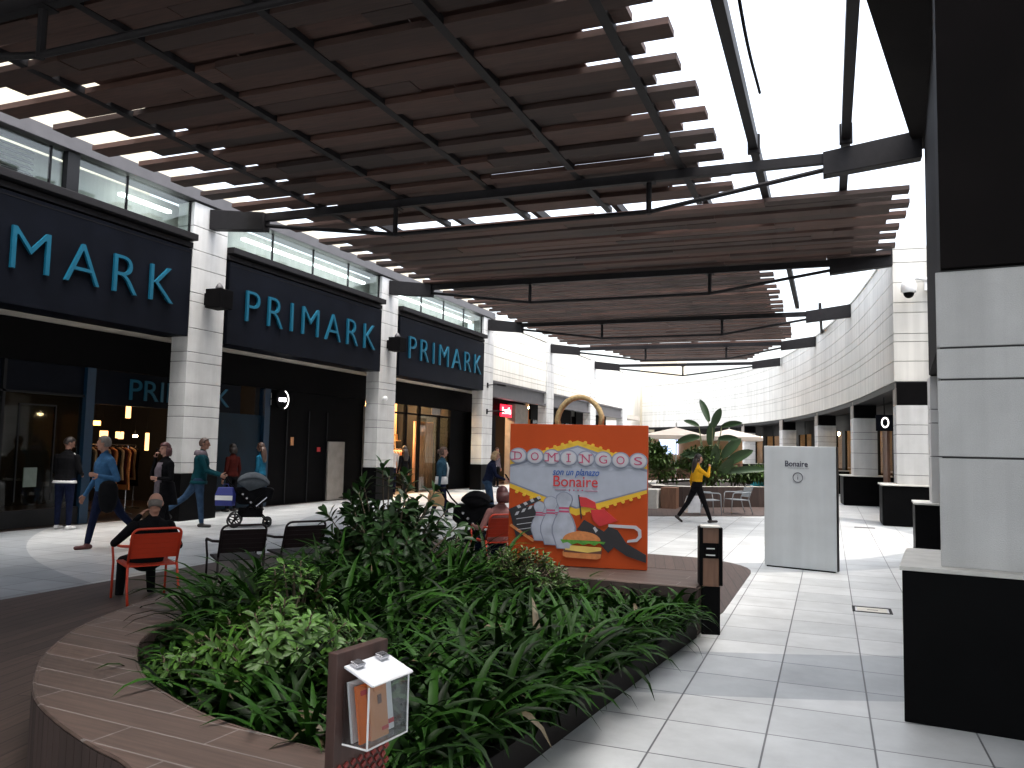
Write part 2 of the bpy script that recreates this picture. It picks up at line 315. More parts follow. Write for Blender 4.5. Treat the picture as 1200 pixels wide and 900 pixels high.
# ------------------------------------------------------------------ stone courses
COURSES = [1.08, 1.23, 1.75, 2.21, 2.44, 2.93, 3.39, 3.6, 4.12, 4.69, 4.89, 5.43, 5.82, 6.34, 6.86]
def course_box(mb, p, q, z0, z1, gap=.012):
    cs = [z0]+[c for c in COURSES if z0+.08 < c < z1-.08]+[z1]
    for a, b in zip(cs[:-1], cs[1:]): mb.b2((p[0], p[1], a), (q[0], q[1], b-gap))
def pillar(parent, p, q, z0, z1, ph=1.0, grow=.02):
    m = MB(); course_box(m, p, q, z0, z1); o = m.build('pillar', 'white', parent, bevel=.006)
    i = .02; MB().b2((p[0]+i, p[1]+i, 0), (q[0]-i, q[1]-i, z1-.03)).build('core', 'joint', o)
    MB().b2((p[0]-grow, p[1]-grow, 0), (q[0]+grow, q[1]+grow, z0-.004)).build('plinth', 'plinth', o, bevel=.006)
    return o

# ------------------------------------------------------------------ left arcade
XF = -12.7
PY = [(-2.35, -1.3), (5.45, 6.5), (13.25, 14.3), (21.1, 22.12), (28.95, 29.98), (36.7, 37.75), (44.4, 45.5), (52.2, 53.3)]
arc_l = thing('shopping_arcade', (XF, 13, 0), 0, 'long arcade of shops with white stone pillars and dark shopfronts on the left', 'building')
def A(o):                      # world-built meshes keep their place under the moved empty
    o.location = Vector(o.location) - arc_l.location; return o
for k, (a, b) in enumerate(PY):
    A(pillar(arc_l, (XF-.45, a), (XF, b), 1.0, 6.86 if k < 5 else 7.0))
def L_(mb, name, m, **k): return A(mb.build(name, m, arc_l, **k))
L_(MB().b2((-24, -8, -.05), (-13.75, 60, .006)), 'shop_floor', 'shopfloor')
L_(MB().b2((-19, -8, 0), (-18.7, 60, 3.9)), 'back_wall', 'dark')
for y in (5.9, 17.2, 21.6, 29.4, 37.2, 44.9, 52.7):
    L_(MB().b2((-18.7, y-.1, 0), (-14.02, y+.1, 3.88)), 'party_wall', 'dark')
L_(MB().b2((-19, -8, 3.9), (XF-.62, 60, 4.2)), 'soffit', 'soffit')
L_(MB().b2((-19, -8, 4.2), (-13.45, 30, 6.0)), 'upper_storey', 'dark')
# glazed clerestory, ledge and eaves beam over the first three bays
m = MB(); m.b2((-13.3, -8, 5.82), (XF+.05, 13.22, 5.93)); m.b2((-13.3, -8, 5.96), (XF+.18, 13.22, 6.10))
for a, b in ((14.32, 21.08), (22.14, 28.93)):
    m.b2((-13.3, a, 5.82), (XF+.05, b, 5.93)); m.b2((-13.3, a, 5.96), (XF+.18, b, 6.10))
L_(m, 'ledge', 'steel', bevel=.01)
L_(MB().b2((-13.3, -8, 6.88), (XF+.05, 29.98, 7.14)), 'eaves_beam', 'steelgrey', bevel=.01)
L_(MB().b2((-13.9, -8, 7.145), (XF-.2, 29.9, 7.42)), 'parapet', 'cream')
L_(MB().b2((-30, -8, 7.425), (-15, 14.2, 11.5)), 'setback_storey', 'cream')
g = MB(); fr = MB(); lou = MB()
for a, b in ((6.52, 13.23), (14.32, 21.08), (22.14, 28.93)):
    g.b2((XF-.12, a, 6.11), (XF-.10, b, 6.87))
    n = 4
    for i in range(n+1):
        y = lerp(a, b, i/n); L_(MB().b2((XF-.14, y-.012, 6.11), (XF-.085, y+.012, 6.87)), 'glazing_bar', 'frame')
fr.b2((XF-.15, 10.15, 6.11), (XF-.02, 10.4, 6.87))
for i in range(7): lou.box((XF-.2, 8.1, 6.16+i*.1), (.12, 3.0, .02), ry=R(35))
L_(g, 'clerestory_glass', 'glass'); L_(fr, 'glazing_post', 'frame'); L_(lou, 'louvre', 'steelgrey')
L_(MB().b2((-13.44, 6.5, 6.1), (-13.4, 28.9, 6.88)), 'gallery_wall', 'whitewall')
m = MB()
for a, b in ((11.6, 12.9), (15.2, 20.6), (22.6, 28.4)): m.b2((-13.1, a, 6.52), (-13.0, b, 6.58))
L_(m, 'strip_light', 'e_strip')
# shopfronts: transom, frames, panes
tr = MB().b2((-14.0, -8, 3.12), (-13.86, 29.97, 3.89))
L_(tr, 'transom', 'black')
fr = MB()
for y in (6.62, 8.3, 10.1): fr.b2((-13.98, y-.03, 0), (-13.88, y+.03, 3.12))
fr.b2((-13.98, 6.6, .02), (-13.88, 11.8, .35)); fr.b2((-13.98, 6.6, 2.52), (-13.88, 11.8, 2.56))
fr.b2((-13.97, 10.45, .5), (-13.93, 10.48, 2.3)); fr.b2((-13.97, 11.2, .5), (-13.93, 11.23, 2.3)); fr.b2((-13.97, 10.45, 2.3), (-13.93, 11.23, 2.33))
L_(fr, 'window_frame', 'frame')
L_(MB().b2((-13.95, 6.65, .35), (-13.935, 11.8, 2.52)), 'window_pane', 'glassdark')
L_(MB().b2((-13.96, 6.65, 2.56), (-13.93, 11.8, 3.12)), 'window_band', 'signblack')
L_(MB().b2((-14.02, 11.8, 0), (-13.84, 12.0, 3.12)), 'teal_post', 'tealpost')
L_(MB().b2((-13.97, 12.05, 2.4), (-13.90, 16.4, 3.11)), 'header_band', 'signblack')
text('PRIMARK', 'header_lettering', 'teal', Vector((-13.896, 12.9, 2.54))-arc_l.location, (0, 1, 0), (0, 0, 1), 3.07, .44, arc_l, .02)
L_(MB().b2((-13.97, 14.4, .02), (-13.93, 17.25, 2.4)), 'teal_panel', 'tealglass')
L_(MB().b2((-14.02, 17.28, 0), (-13.84, 17.5, 3.11)), 'teal_post', 'tealpost')
L_(MB().b2((-14.05, 17.5, 0), (-13.9, 22.14, 3.11)), 'service_wall', 'black')
fr = MB()
for y in (18.3, 19.3, 20.2): fr.b2((-13.9, y-.02, 0), (-13.87, y+.02, 2.6))
L_(fr, 'service_door', 'frame')
m = MB(); m.b2((-13.9, 18.5, 1.62), (-13.88, 18.62, 1.85)); L_(m, 'notice', 'cardtan')
m = MB(); m.b2((-13.9, 19.75, 1.45), (-13.88, 19.9, 1.58)); L_(m, 'alarm_box', 'pRed')
L_(MB().b2((-13.85, 20.2, .02), (-13.8, 21.05, 1.75)), 'white_hoarding', 'concrete')
# bay with the lit doorway
fr = MB()
for y in (22.2, 25.0, 26.0, 27.6, 28.6): fr.b2((-13.98, y-.06, 0), (-13.88, y+.06, 3.12))
fr.b2((-13.98, 22.2, 2.78), (-13.88, 28.9, 2.84)); L_(fr, 'door_frame', 'black')
L_(MB().b2((-14.05, 28.66, 0), (-13.9, 30.09, 3.11)), 'service_wall', 'black')
L_(MB().b2((-13.95, 26.0, .03), (-13.93, 28.6, 2.78)), 'door_pane', 'glass')
L_(MB().b2((-13.87, 22.15, 0), (-13.8, 22.6, 2.9)), 'door_jamb', 'concrete')
L_(MB().b2((-16.6, 22.2, 0), (-16.5, 28.9, 3.8)), 'shop_wall', 'creamwarm')
for y0, y1, mt in ((23.9, 24.7, 'orangewall'), (24.9, 26.2, 'dark'), (27.2, 27.6, 'dark')):
    L_(MB().b2((-16.3, y0, 0), (-16.1, y1, 2.6)), 'display_panel', mt)
for z in (.75, 1.3, 1.85): L_(MB().b2((-16.48, 22.6, z), (-16.1, 28.6, z+.04)), 'display_shelf', 'creamwarm')
rn = random.Random(31)
m = MB()
for z in (.79, 1.34, 1.89):
    y = 22.7
    while y < 28.4:
        d = rn.uniform(.12, .3); m.cur = rn.randint(0, 3); m.b2((-16.42, y, z), (-16.18, y+d, z+rn.uniform(.1, .3))); y += d+rn.uniform(.03, .3)
L_(m, 'folded_goods', ['kraft', 'c_red', 'c_white', 'c_black'])
m = MB()
for i in range(12): m.lathe([(.07, .05), (.07, 2.6)], (-14.6+.02*(i % 2), 27.0+i*.12, 0), 8)
L_(m, 'peach_curtain', 'peach', smooth=True)
L_(MB().ball((-14.1, 22.75, 2.55), .09, 12, 8), 'globe_lamp', 'e_white')
L_(MB().b2((-13.88, 26.9, 2.86), (-13.86, 27.6, 3.1)), 'door_notice', 'concrete')
L_(MB().b2((-13.84, 22.25, 1.2), (-13.78, 22.55, 2.0)), 'door_keypad', 'black')
L_(MB().b2((-16.4, 13.6, 3.84), (-16.0, 14.4, 3.88)), 'ceiling_lamp', 'e_warmlow')
for y in (22.9, 24.2, 25.5, 26.8, 28): L_(MB().b2((-16.2, y-.25, 3.84), (-15.7, y+.25, 3.88)), 'ceiling_lamp', 'e_warm')
# white bays beyond
for a, b in ((29.98, 36.7), (37.75, 44.4), (45.5, 52.2)):
    m = MB(); course_box(m, (XF-.4, a), (XF-.06, b), 4.42, 6.8, .016); L_(m, 'upper_wall', 'whitewall')
    L_(MB().b2((XF-.36, a, 4.4), (XF-.1, b, 6.75)), 'wall_core', 'walljoint')
    m = MB(); m.b2((XF-.35, a, 3.82), (XF-.15, b, 4.4)); m.b2((XF-.36, a, 3.74), (XF-.04, b, 3.815)); m.b2((XF-.36, a, 4.33), (XF-.04, b, 4.395))
    L_(m, 'steel_lintel', 'steelgrey')
    L_(MB().b2((-14.0, a, 3.1), (-13.9, b, 3.89)), 'transom', 'black')
L_(MB().b2((-13.9, 29.98, 6.85), (XF-.06, 53.3, 7.05)), 'eaves_coping', 'whitewall')
# denim shop: black portal, pane, concrete pier, orange wall
m = MB(); m.b2((-14.0, 30.1, 0), (-13.6, 32.5, 3.1)); L_(m, 'portal', 'black')
L_(MB().b2((-14, 34.6, 0), (-13.5, 36.3, 3.7)), 'concrete_pier', 'concrete')
L_(MB().b2((-16.3, 30.1, 0), (-16.2, 44, 3.8)), 'shop_wall', 'orangewall')
for y in (33.3, 38, 41): L_(MB().b2((-15.4, y-.3, 3.84), (-14.7, y+.3, 3.88)), 'ceiling_lamp', 'e_warm')
fr = MB()
for y in (38, 39.8, 41.6, 43.4, 46, 48, 50): fr.b2((-13.98, y-.05, 0), (-13.88, y+.05, 3.1))
L_(fr, 'window_frame', 'black'); L_(MB().b2((-13.95, 37.8, .1), (-13.93, 52, 3.1)), 'window_pane', 'glassdark')

# fascia signs
def split_letters(o, parent):
    bm = bmesh.new(); bm.from_mesh(o.data); bm.verts.ensure_lookup_table(); seen = set()
    for v in bm.verts:
        if v.index in seen: continue
        st0, isl = [v], set()
        while st0:
            q = st0.pop()
            if q.index in isl: continue
            isl.add(q.index); st0 += [e.other_vert(q) for e in q.link_edges]
        seen |= isl; ids = sorted(isl); mp_ = {a: b for b, a in enumerate(ids)}
        fs = [tuple(mp_[w_.index] for w_ in f.verts) for f in bm.faces if f.verts[0].index in isl]
        MB().add([tuple(bm.verts[i].co) for i in ids], fs).build('letter', 'teal', parent)
    bm.free(); D.objects.remove(o)
def fascia(a, b, t0, t1, label, body='PRIMARK'):
    r = thing('shop_sign', (XF, (a+b)/2, 3.9), 0, label, 'shop sign', 'dark fascia signs along the arcade')
    y = (a+b)/2
    MB().b2((-.6, a-y, 0), (.06, b-y, 1.88)).build('sign_panel', 'signblack', r, bevel=.012)
    tx = text(body, 'lettering', 'teal', (.075, t0-y, .6), (0, 1, 0), (0, 0, 1), t1-t0, .72, r, .05, offset=-.016, spacing=1.3); split_letters(tx, r)
    m = MB()
    m.b2((.055, a-y+.02, 1.80), (.068, b-y-.02, 1.812)); m.build('trim', 'steel', r)
fascia(6.55, 13.18, 6.98, 12.66, 'large dark fascia sign reading PRIMARK cut by the left edge, nearest of the three')
fascia(14.36, 21.04, 14.9, 20.62, 'dark fascia sign reading PRIMARK between two white pillars, above the pushchair')
fascia(22.18, 28.89, 22.72, 28.5, 'dark fascia sign reading PRIMARK above the warmly lit doorway, farthest of the three')
# red blade sign
rs = thing('red_sign', (-13.58, 33.55, 3.05), 0, 'small red lit sign with white lettering over the denim shop window', 'shop sign')
MB().b2((0, -.65, 0), (.06, .65, .55)).build('sign_box', 'e_red', rs, bevel=.01)
text("Levi's", 'lettering', 'e_whitesign', (.064, -.5, .14), (0, 1, 0), (0, 0, 1), 1.0, .3, rs, .01, offset=.01)
# round black lit sign
b = thing('round_sign', (-13.75, 17.85, 2.85), 0, 'small round black sign with a glowing white bar beside the teal panel', 'shop sign')
o = MB().tube([(-.03, 0, 0), (.03, 0, 0)], .27, 24).build('disc', 'black', b)
MB().tube([(.035, .25*math.cos(R(a)), .25*math.sin(R(a))) for a in range(-70, 71, 10)], .012, 6).build('ring', 'e_whitesign', b)
MB().b2((.032, -.15, -.05), (.042, .13, .05)).build('light_bar', 'e_white', b)
MB().tube([(-.12, -.29, -.16), (-.12, -.29, .16)], .012, 6).build('bracket', 'alu', b)
MB().b2((-.14, -.3, -.02), (0, 0, .02)).build('arm', 'black', b)
# wall boxes on the pillars
def wallbox(y, label):
    r = thing('wall_lamp', (XF, y, 4.58), 0, label, 'wall lamp', 'black box lamps on the white pillars')
    MB().b2((.1, -.2, 0), (.52, .2, .42)).build('lamp_housing', 'black', r, bevel=.012)
    MB().b2((0, -.12, .08), (.1, .12, .34)).build('wall_plate', 'black', r)
    MB().lathe([(.09, 0), (.085, .06), (.05, .12), (.015, .16)], (.3, 0, .42), 12).build('dome', 'steelgrey', r, smooth=True)
wallbox(13.78, 'black box lamp with grey dome on the white pillar right of the nearest fascia sign')
wallbox(21.6, 'black box lamp on the white pillar left of the farthest fascia sign')
def spot(y, z, label):
    r = thing('spotlight', (XF, y, z), 0, label, 'spotlight', 'arm spotlights on the third pillar')
    MB().tube([(0, 0, 0), (.45, 0, .03)], .02, 8).build('arm', 'steel', r)
    MB().box((.6, .05, 0), (.34, .16, .07), ry=R(8)).build('lamp_head', 'steel', r, bevel=.01)
    MB().b2((.0, -.06, -.1), (.03, .06, .1)).build('wall_plate', 'steel', r)
spot(29.4, 4.15, 'upper dark arm spotlight on the white pillar before the red sign')
spot(29.4, 3.1, 'lower dark arm spotlight on the white pillar before the red sign')
c2 = MB().lathe([(.05, 0), (.075, .05), (.075, .1), (.05, .13)], (0, 0, 0), 12).build('dome_camera', 'camwhite', None, True, loc=(XF+.02, 21.35, 3.1))
c2.rotation_euler = (0, R(90), 0); tag(c2, 'small pale dome camera on the second white pillar under the lamp box', 'camera')

# shop contents glimpsed through the doors
def rack(x, y, rz, cols, label, n=14):
    r = thing('clothes_rack', (x, y, .006), rz, label, 'clothes rack', 'clothes racks inside the shops')
    m = MB()
    for s in (-.6, .6):
        m.tube([(s, 0, 0), (s, 0, 1.55)], .015, 6); m.tube([(s, -.25, .02), (s, .25, .02)], .015, 6)
    m.tube([(-.6, 0, 1.55), (.6, 0, 1.55)], .015, 6); m.build('rail', 'chrome', r)
    for i in range(n):
        xx = lerp(-.52, .52, i/(n-1)); h = random.uniform(.7, 1.0)
        rings = []
        for z, hw in ((1.5, .03), (1.44, .2), (1.38, .23), (1.5-h*.6, .2), (1.5-h, .24)):
            rings.append([(xx-.02, -hw, z), (xx+.02, -hw, z), (xx+.02, hw, z), (xx-.02, hw, z)])
        MB().loft(rings).build('garment', cols[i % len(cols)], r)
    return r
rack(-15.0, 13.3, R(80), ['c_red', 'orangewall', 'c_olive', 'kraft'], 'rack of rust and olive clothes inside the doorway beside the teal post')
rack(-16.0, 14.5, R(85), ['kraft', 'c_black', 'c_red'], 'rack of tan and black clothes deep inside the doorway beside the teal post')
rack(-15.4, 24.2, R(90), ['c_black', 'c_navy', 'kraft'], 'rack of dark clothes inside the warmly lit doorway')
rack(-15.6, 27.3, R(90), ['c_white', 'cardtan', 'kraft'], 'rack of cream and tan clothes inside the warmly lit doorway')
rack(-14.8, 33.4, R(60), ['c_navy', 'c_jean', 'c_black'], 'rack of denim inside the shop under the red sign')
for (x, y, z, sx, sz, mt, lb) in ((-15.5, 13.52, 2.0, .2, .10, 'e_warm2', 'amber lit display box highest left inside the doorway'), (-15.5, 13.75, 1.74, .18, .14, 'e_warm3', 'dim amber lit display box left inside the doorway'),
    (-15.6, 14.5, 2.2, .10, .3, 'e_warm3', 'tall amber lit display box under the header lettering'), (-15.2, 13.95, 1.70, .10, .12, 'e_warm3', 'small amber lit display box in the middle of the doorway'), (-14.55, 14.1, 1.45, .06, .4, 'e_warm3', 'narrow amber lit display box against the white pillar'),
    (-16.5, 15.6, 1.75, .08, .06, 'e_warm', 'tiny bright lamp on the right inside the doorway'), (-16.6, 15.2, 1.72, .2, .16, 'e_warm3', 'wide dim amber lit display box deepest in the doorway')):
    r = thing('display_light', (x, y, z), 0, lb, 'display light', 'amber display lights in the doorway')
    MB().b2((-.04, -sx/2, 0), (0.02, sx/2, sz)).build('lamp_box', mt, r); MB().tube([(-.02, 0, sz), (-.02, 0, 3.9-z)], .006, 5).build('hanger', 'frame', r)
r = thing('display_screen', (-14.5, 8.9, 1.5), 0, 'pale backlit display panel behind the leftmost shop window', 'display panel')
MB().b2((-.05, -.45, 0), (0, .45, .8)).build('screen', emit('screen_beige', (.8, .7, .5), .12), r); MB().tube([(-.03, 0, 0), (-.03, 0, -1.49)], .02, 6).build('post', 'frame', r)
r = MB().b2((-.01, -.13, -.18), (.01, .13, .18)).build('poster', 'stonepaper', None, loc=(-13.92, 10.75, .95)); tag(r, 'small pale notice stuck low on the shop window beside the man in black', 'notice')

# ------------------------------------------------------------------ right: curved building
CP = [(1.5, 21.6), (.72, 29.4), (-.5, 37.2), (-2.35, 45.3), (-5.1, 53), (-9.0, 59.3), (-14, 64)]
def catmull(P, n=8):
    out = []
    Q = [tuple(2*a-b for a, b in zip(P[0], P[1]))]+P+[tuple(2*a-b for a, b in zip(P[-1], P[-2]))]
    for i in range(1, len(Q)-2):
        for k in range(n):
            t = k/n; out.append(tuple(.5*((2*Q[i][j])+(-Q[i-1][j]+Q[i+1][j])*t+(2*Q[i-1][j]-5*Q[i][j]+4*Q[i+1][j]-Q[i+2][j])*t*t+(-Q[i-1][j]+3*Q[i][j]-3*Q[i+1][j]+Q[i+2][j])*t**3) for j in range(2)))
    out.append(P[-1]); return out
CV = catmull(CP)
def offs(C, d):
    o = []
    for i, p in enumerate(C):
        a, b = C[max(i-1, 0)], C[min(i+1, len(C)-1)]; t = Vector((b[0]-a[0], b[1]-a[1])).normalized(); o.append((p[0]+t.y*d, p[1]-t.x*d))
    return o
arc_r = thing('curved_building', (1.5, 21.6, 0), 0, 'curved shop building with a tall white stone band over dark shopfronts on the right', 'building')
def B_(mb, name, m, **k):
    o = mb.build(name, m, arc_r, **k); o.location = Vector(o.location)-arc_r.location; return o
def strip(C, d0, d1, z0, z1):
    i, o = offs(C, d0), offs(C, d1); n = len(C)
    rings = [[(i[k][0], i[k][1], z0), (o[k][0], o[k][1], z0), (o[k][0], o[k][1], z1), (i[k][0], i[k][1], z1)] for k in range(n)]
    return MB().loft(rings)
zs = [3.5, 4.0, 4.48, 4.68, 5.2, 5.45, 5.95, 6.45, 6.78]
m = MB()
for a, b in zip(zs[:-1], zs[1:]):
    q = strip(CV, 0, .82, a, b-.016); m.add(q.v, q.f)
B_(m, 'upper_wall', 'whitewall')
B_(strip([tuple(lerp(CV[0][j], CV[1][j], .04) for j in (0, 1))]+CV[1:], .02, .78, 3.49, 6.75), 'wall_core', 'walljoint')
B_(strip(CV, -.03, .9, 6.78, 6.84), 'coping', 'whitewall')
B_(strip(CV, .04, .8, 3.34, 3.482), 'fascia', 'frame')
B_(strip(CV, .85, 6, 3.4, 3.47), 'soffit', 'dark')
B_(strip(CV, 4.6, 4.8, 0, 3.4), 'back_wall', 'warmwall')
B_(strip(CV, .85, 9, 6.5, 6.7), 'roof', 'concrete')
PILL = [(1.52, 21.55, 2.27, 22.5, 0), (.76, 29.3, 1.5, 30.2, 4), (-.45, 37.1, .3, 38, 9), (-2.3, 45, -1.6, 45.9, 13), (-5, 52.8, -4.3, 53.6, 18)]
for k, (x0, y0, x1, y1, rz) in enumerate(PILL):
    m = MB(); dx, dy = x1-x0, y1-y0
    for a, b in ((1.0, 1.23), (1.23, 1.75), (1.75, 2.21), (2.21, 2.44), (2.44, 2.92)): m.b2((0, 0, a), (dx, dy, b-.012))
    o = m.build('pillar', 'white', arc_r, bevel=.006); o.location = Vector((x0, y0, 0))-arc_r.location; o.rotation_euler.z = R(rz)
    MB().b2((.02, .02, 0), (dx-.02, dy-.02, 2.92)).build('core', 'joint', o)
    MB().b2((.03, .01, 2.92), (dx-.02, dy-.02, 3.45)).build('capital', 'black', o)
    MB().b2((0, .1, 2.92), (.028, dy, 3.45)).build('capital_strip', 'concrete', o)
    MB().b2((-.34, -.14, 0), (dx+.5, dy+.2, .96)).build('plinth', 'plinth', o, bevel=.04)
    MB().b2((-.37, -.17, .962), (dx+.53, dy+.23, 1.0)).build('plinth_cap', 'plinthcap', o, bevel=.01)
# shopfront glazing behind the pillars
SC = offs(CV, 1.25)
m = MB(); gl = MB()
for i in range(0, len(SC)-1):
    p, q = SC[i], SC[i+1]
    for t in ((0,) if i % 3 == 0 else ()):
        x, y = lerp(p[0], q[0], t), lerp(p[1], q[1], t)
        m.box((x, y, 1.7), (.1, .12, 3.4))
    m.box(((p[0]+q[0])/2, (p[1]+q[1])/2, 3.05), (.08, math.hypot(q[0]-p[0], q[1]-p[1]), .7), rz=math.atan2(q[1]-p[1], q[0]-p[0])-math.pi/2)
    if i % 3 == 1: m.box(((p[0]+q[0])/2, (p[1]+q[1])/2, 1.4), (.09, math.hypot(q[0]-p[0], q[1]-p[1])*.6, 2.8), rz=math.atan2(q[1]-p[1], q[0]-p[0])-math.pi/2)
    gl.quad((p[0], p[1], .05), (q[0], q[1], .05), (q[0], q[1], 2.7), (p[0], p[1], 2.7))
B_(m, 'shopfront_frame', 'frame'); B_(gl, 'shop_glass', 'glassdark')
LC = offs(CV, 2.6)
for i in range(3, len(LC)-6, 4):
    B_(MB().ball((LC[i][0], LC[i][1], 2.75), .11, 10, 6), 'pendant_lamp', 'e_warm')
    B_(MB().b2((LC[i][0]-.4, LC[i][1]-1.0, 0), (LC[i][0]+.4, LC[i][1]+1.0, .95)), 'counter', 'bollardwood')
B_(MB().b2((1.62, 26.6, 0), (1.7, 28.7, 2.9)), 'copper_panel', 'bollardwood')
B_(MB().b2((9, 14.7, 0), (9.3, 21.3, 6.7)), 'side_street_wall', 'whitewall')
B_(MB().b2((2.35, 21.5, 3.5), (9, 22.6, 6.7)), 'return_wall', 'whitewall')
r = thing('letter_sign', (1.47, 25.2, 2.38), 0, 'hanging black square sign with a white letter O beside the right hand pillars', 'shop sign')
MB().b2((-.22, -.05, 0), (.26, .05, .46)).build('sign_box', 'signblack', r, bevel=.008)
text('O', 'lettering', 'e_whitesign', (.02, -.052, .09), (1, 0, 0), (0, 0, 1), .2, .3, r, .01, align='CENTER')
MB().tube([(0, 0, .46), (0, 0, 1.05)], .015, 6).build('hanger', 'frame', r)
B_(MB().b2((4.2, 14.6, 6.68), (9, 21.4, 6.9)), 'added_shade_slab', 'concrete')  # unseen slab added over the side street to dim the wall end
# security camera on the stone return
r = thing('security_camera', (2.28, 21.53, 5.85), 0, 'white dome security camera on an arm on the stone wall end', 'camera')
MB().b2((-.1, -.06, -.16), (.06, .02, .16)).build('wall_plate', 'camwhite', r, bevel=.01)
MB().tube([(-.05, -.05, .1), (-.3, -.25, .12), (-.44, -.3, .1)], .045, 10).build('arm', 'camwhite', r, True)
MB().lathe([(.05, .12), (.13, .1), (.175, 0), (.17, -.16), (.15, -.2)][::-1], (-.46, -.3, -.05), 16).build('housing', 'camwhite', r, True)
MB().ball((-.46, -.3, -.26), (.12, .12, .12), 14, 8).build('lens_dome', 'plinth', r, True)

# dark canopy and near pillars
near = thing('dark_canopy', (2, 6, 0), 0, 'dark canopy building overhead at the right with stone clad pillars on black plinths', 'building')
def N_(mb, name, m, par=None, **k):
    o = mb.build(name, m, par or near, **k); o.location = Vector(o.location)-(near.location if par is None else Vector()); return o
N_(MB().prism([(-3.2, -15), (12, -15), (12, 14.2), (1.42, 14.2), (1.22, 13.55), (.42, 9.2), (-.2, 5.86)], 6.66, 7.0), 'canopy_roof', 'nearblack')  # rear stretch behind the camera is unseen, added to cut light on the foreground
N_(MB().prism([(.70, 5.93), (9, 5.0), (9, 14.55), (1.62, 14.55), (1.44, 13.8), (1.15, 10)], 2.945, 6.655), 'upper_cladding', 'nearblack')
N_(MB().prism([(2.6, 6.9), (9, 6.9), (9, 14.5), (2.9, 14.5)], 0, 2.94), 'recess_wall', 'nearblack')
def npillar(x, y, w_, d_, pw, grow, rz=0):
    X_, Y_ = x, y; x = y = 0; m = MB()
    for a, b in ((.985, 1.7), (1.7, 2.21), (2.21, 2.42), (2.42, 2.935)): m.b2((x, y, a), (x+w_, y+d_, b-.013))
    o = m.build('pillar', 'white', near, bevel=.005); o.location = Vector((X_, Y_, 0))-near.location; o.rotation_euler.z = R(rz)
    MB().b2((x+.02, y+.02, 0), (x+w_-.02, y+d_-.02, 2.935)).build('core', 'joint', o)
    MB().b2((x-grow, y-.12, 0), (x+pw, y+d_+.1, .955)).build('plinth', 'plinth', o, bevel=.006)
    MB().b2((x-grow-.015, y-.135, .958), (x+pw, y+d_+.1, .985)).build('plinth_cap', 'plinthcap', o, bevel=.003)
npillar(.67, 5.95, 1.2, .95, 1.35, .225, -6.6)
npillar(1.45, 13.8, .9, .7, 1.2, .24, -3)
N_(MB().b2((1.66, 14.6, 3.55), (1.75, 14.72, 6.0)), 'downpipe', 'concrete')

# beige tower and wall closing the far end
t = thing('beige_tower', (-14, 66, 0), 0, 'plain beige tower block rising behind the far white facade', 'building')
MB().b2((-.6, 0, 0), (2.4, 5, 10.2)).build('wall', 'cream', t); MB().b2((-.7, -.1, 10.2), (2.5, 5.1, 10.4)).build('coping', 'concrete', t)
MB().b2((-20, -4, 0), (-.6, 0, 6.9)).build('side_wall', 'whitewall', t)

# ------------------------------------------------------------------ pergola
pg = thing('timber_pergola', (-6, 20, 6.6), 0, 'dark timber slat pergola on steel beams spanning the walkway overhead', 'pergola')
def P_(mb, name, m, **k):
    o = mb.build(name, m, pg, **k); o.location = Vector(o.location)-pg.location; return o
def slats(y0, y1, xl, xr, gapf=.03, st=.42, W_=.345, dz=.02, LS=1.):
    m = MB(); y = y0; i = 0; pitch_ = .43
    while y < y1:
        long_ = i % 2 == 0
        a = (xl(y) if callable(xl) else xl) - (st*LS if long_ else 0) + random.uniform(-.12, .12)
        b = (xr(y) if callable(xr) else xr) + (st if long_ else 0) + random.uniform(-.06, .06)
        zb = 6.62 + (0 if long_ else dz)
        # a row is made of boards butted end to end, a few rows leave a slot
        x = a
        while x < b-.05:
            L = min(random.uniform(2.2, 4.2), b-x)
            if b-x-L < .5: L = b-x
            wd = W_ + random.uniform(-.015, .015)
            if random.random() < gapf: wd = W_-.06
            m.box((x+L/2, y+random.uniform(-.01, .01), zb+.035+random.uniform(-.01, .015)), (L-.006, wd, .085), rx=R(random.uniform(-1.5, 3)))
            x += L
        y += pitch_; i += 1
    return m
P_(slats(-15, 15.9, -10.8, lambda y: -2.15+.02*(y-8), .05, .42, .35, .065, 1.9), 'slat_panel', 'slat')  # rows behind the camera are unseen, added to block light from the rear
P_(slats(16.35, 21.9, -11.0, 1.15, .05, .35, .345, .03, 1.4), 'slat_panel', 'slat')
P_(slats(22.3, 36.9, -11.15, -1.75, .02, .35, .285), 'slat_panel', 'slat')
P_(slats(37.3, 44.6, lambda y: -10.3+.12*(y-37.3), lambda y: -2.2-.3*(y-37.3), .02, .3, .285), 'slat_panel', 'slat')
# second layer that closes most of the slots
def cover(y0, y1, x0, x1, p):
    m = MB(); y = y0+.21
    while y < y1:
        x = x0
        while x < x1:
            L = min(random.uniform(1.6, 3.2), x1-x)
            if random.random() < p: m.box((x+L/2, y+.09, 6.775), (L-.01, .33, .03))
            x += L
        y += .43
    return m
P_(cover(-15, 15.7, -9.7, -2.75, .95), 'slat_cover', 'slat')  # also runs on unseen behind the camera, added to keep light out
P_(cover(16.4, 21.9, -10.6, .6, .93), 'slat_cover', 'slat')
for x in (-9.9, -7.9, -6.0, -4.2, -2.35):
    y1 = 37 if x > -3 else 44.6
    P_(MB().b2((x-.06, 3.5, 6.60), (x+.06, min(y1, 15.9), 6.70)), 'joist', 'steel'); P_(MB().b2((x-.06, 16, 6.86), (x+.06, y1, 7.04)), 'joist', 'steel')
for x in (-1.13, .3):
    P_(MB().b2((x-.07, 3.5, 6.76), (x+.07, 21.6, 6.98)), 'joist', 'steel')
    P_(MB().b2((x-.1, 13.62, 6.70), (x+.1, 13.72, 7.02)), 'cleat', 'steel')
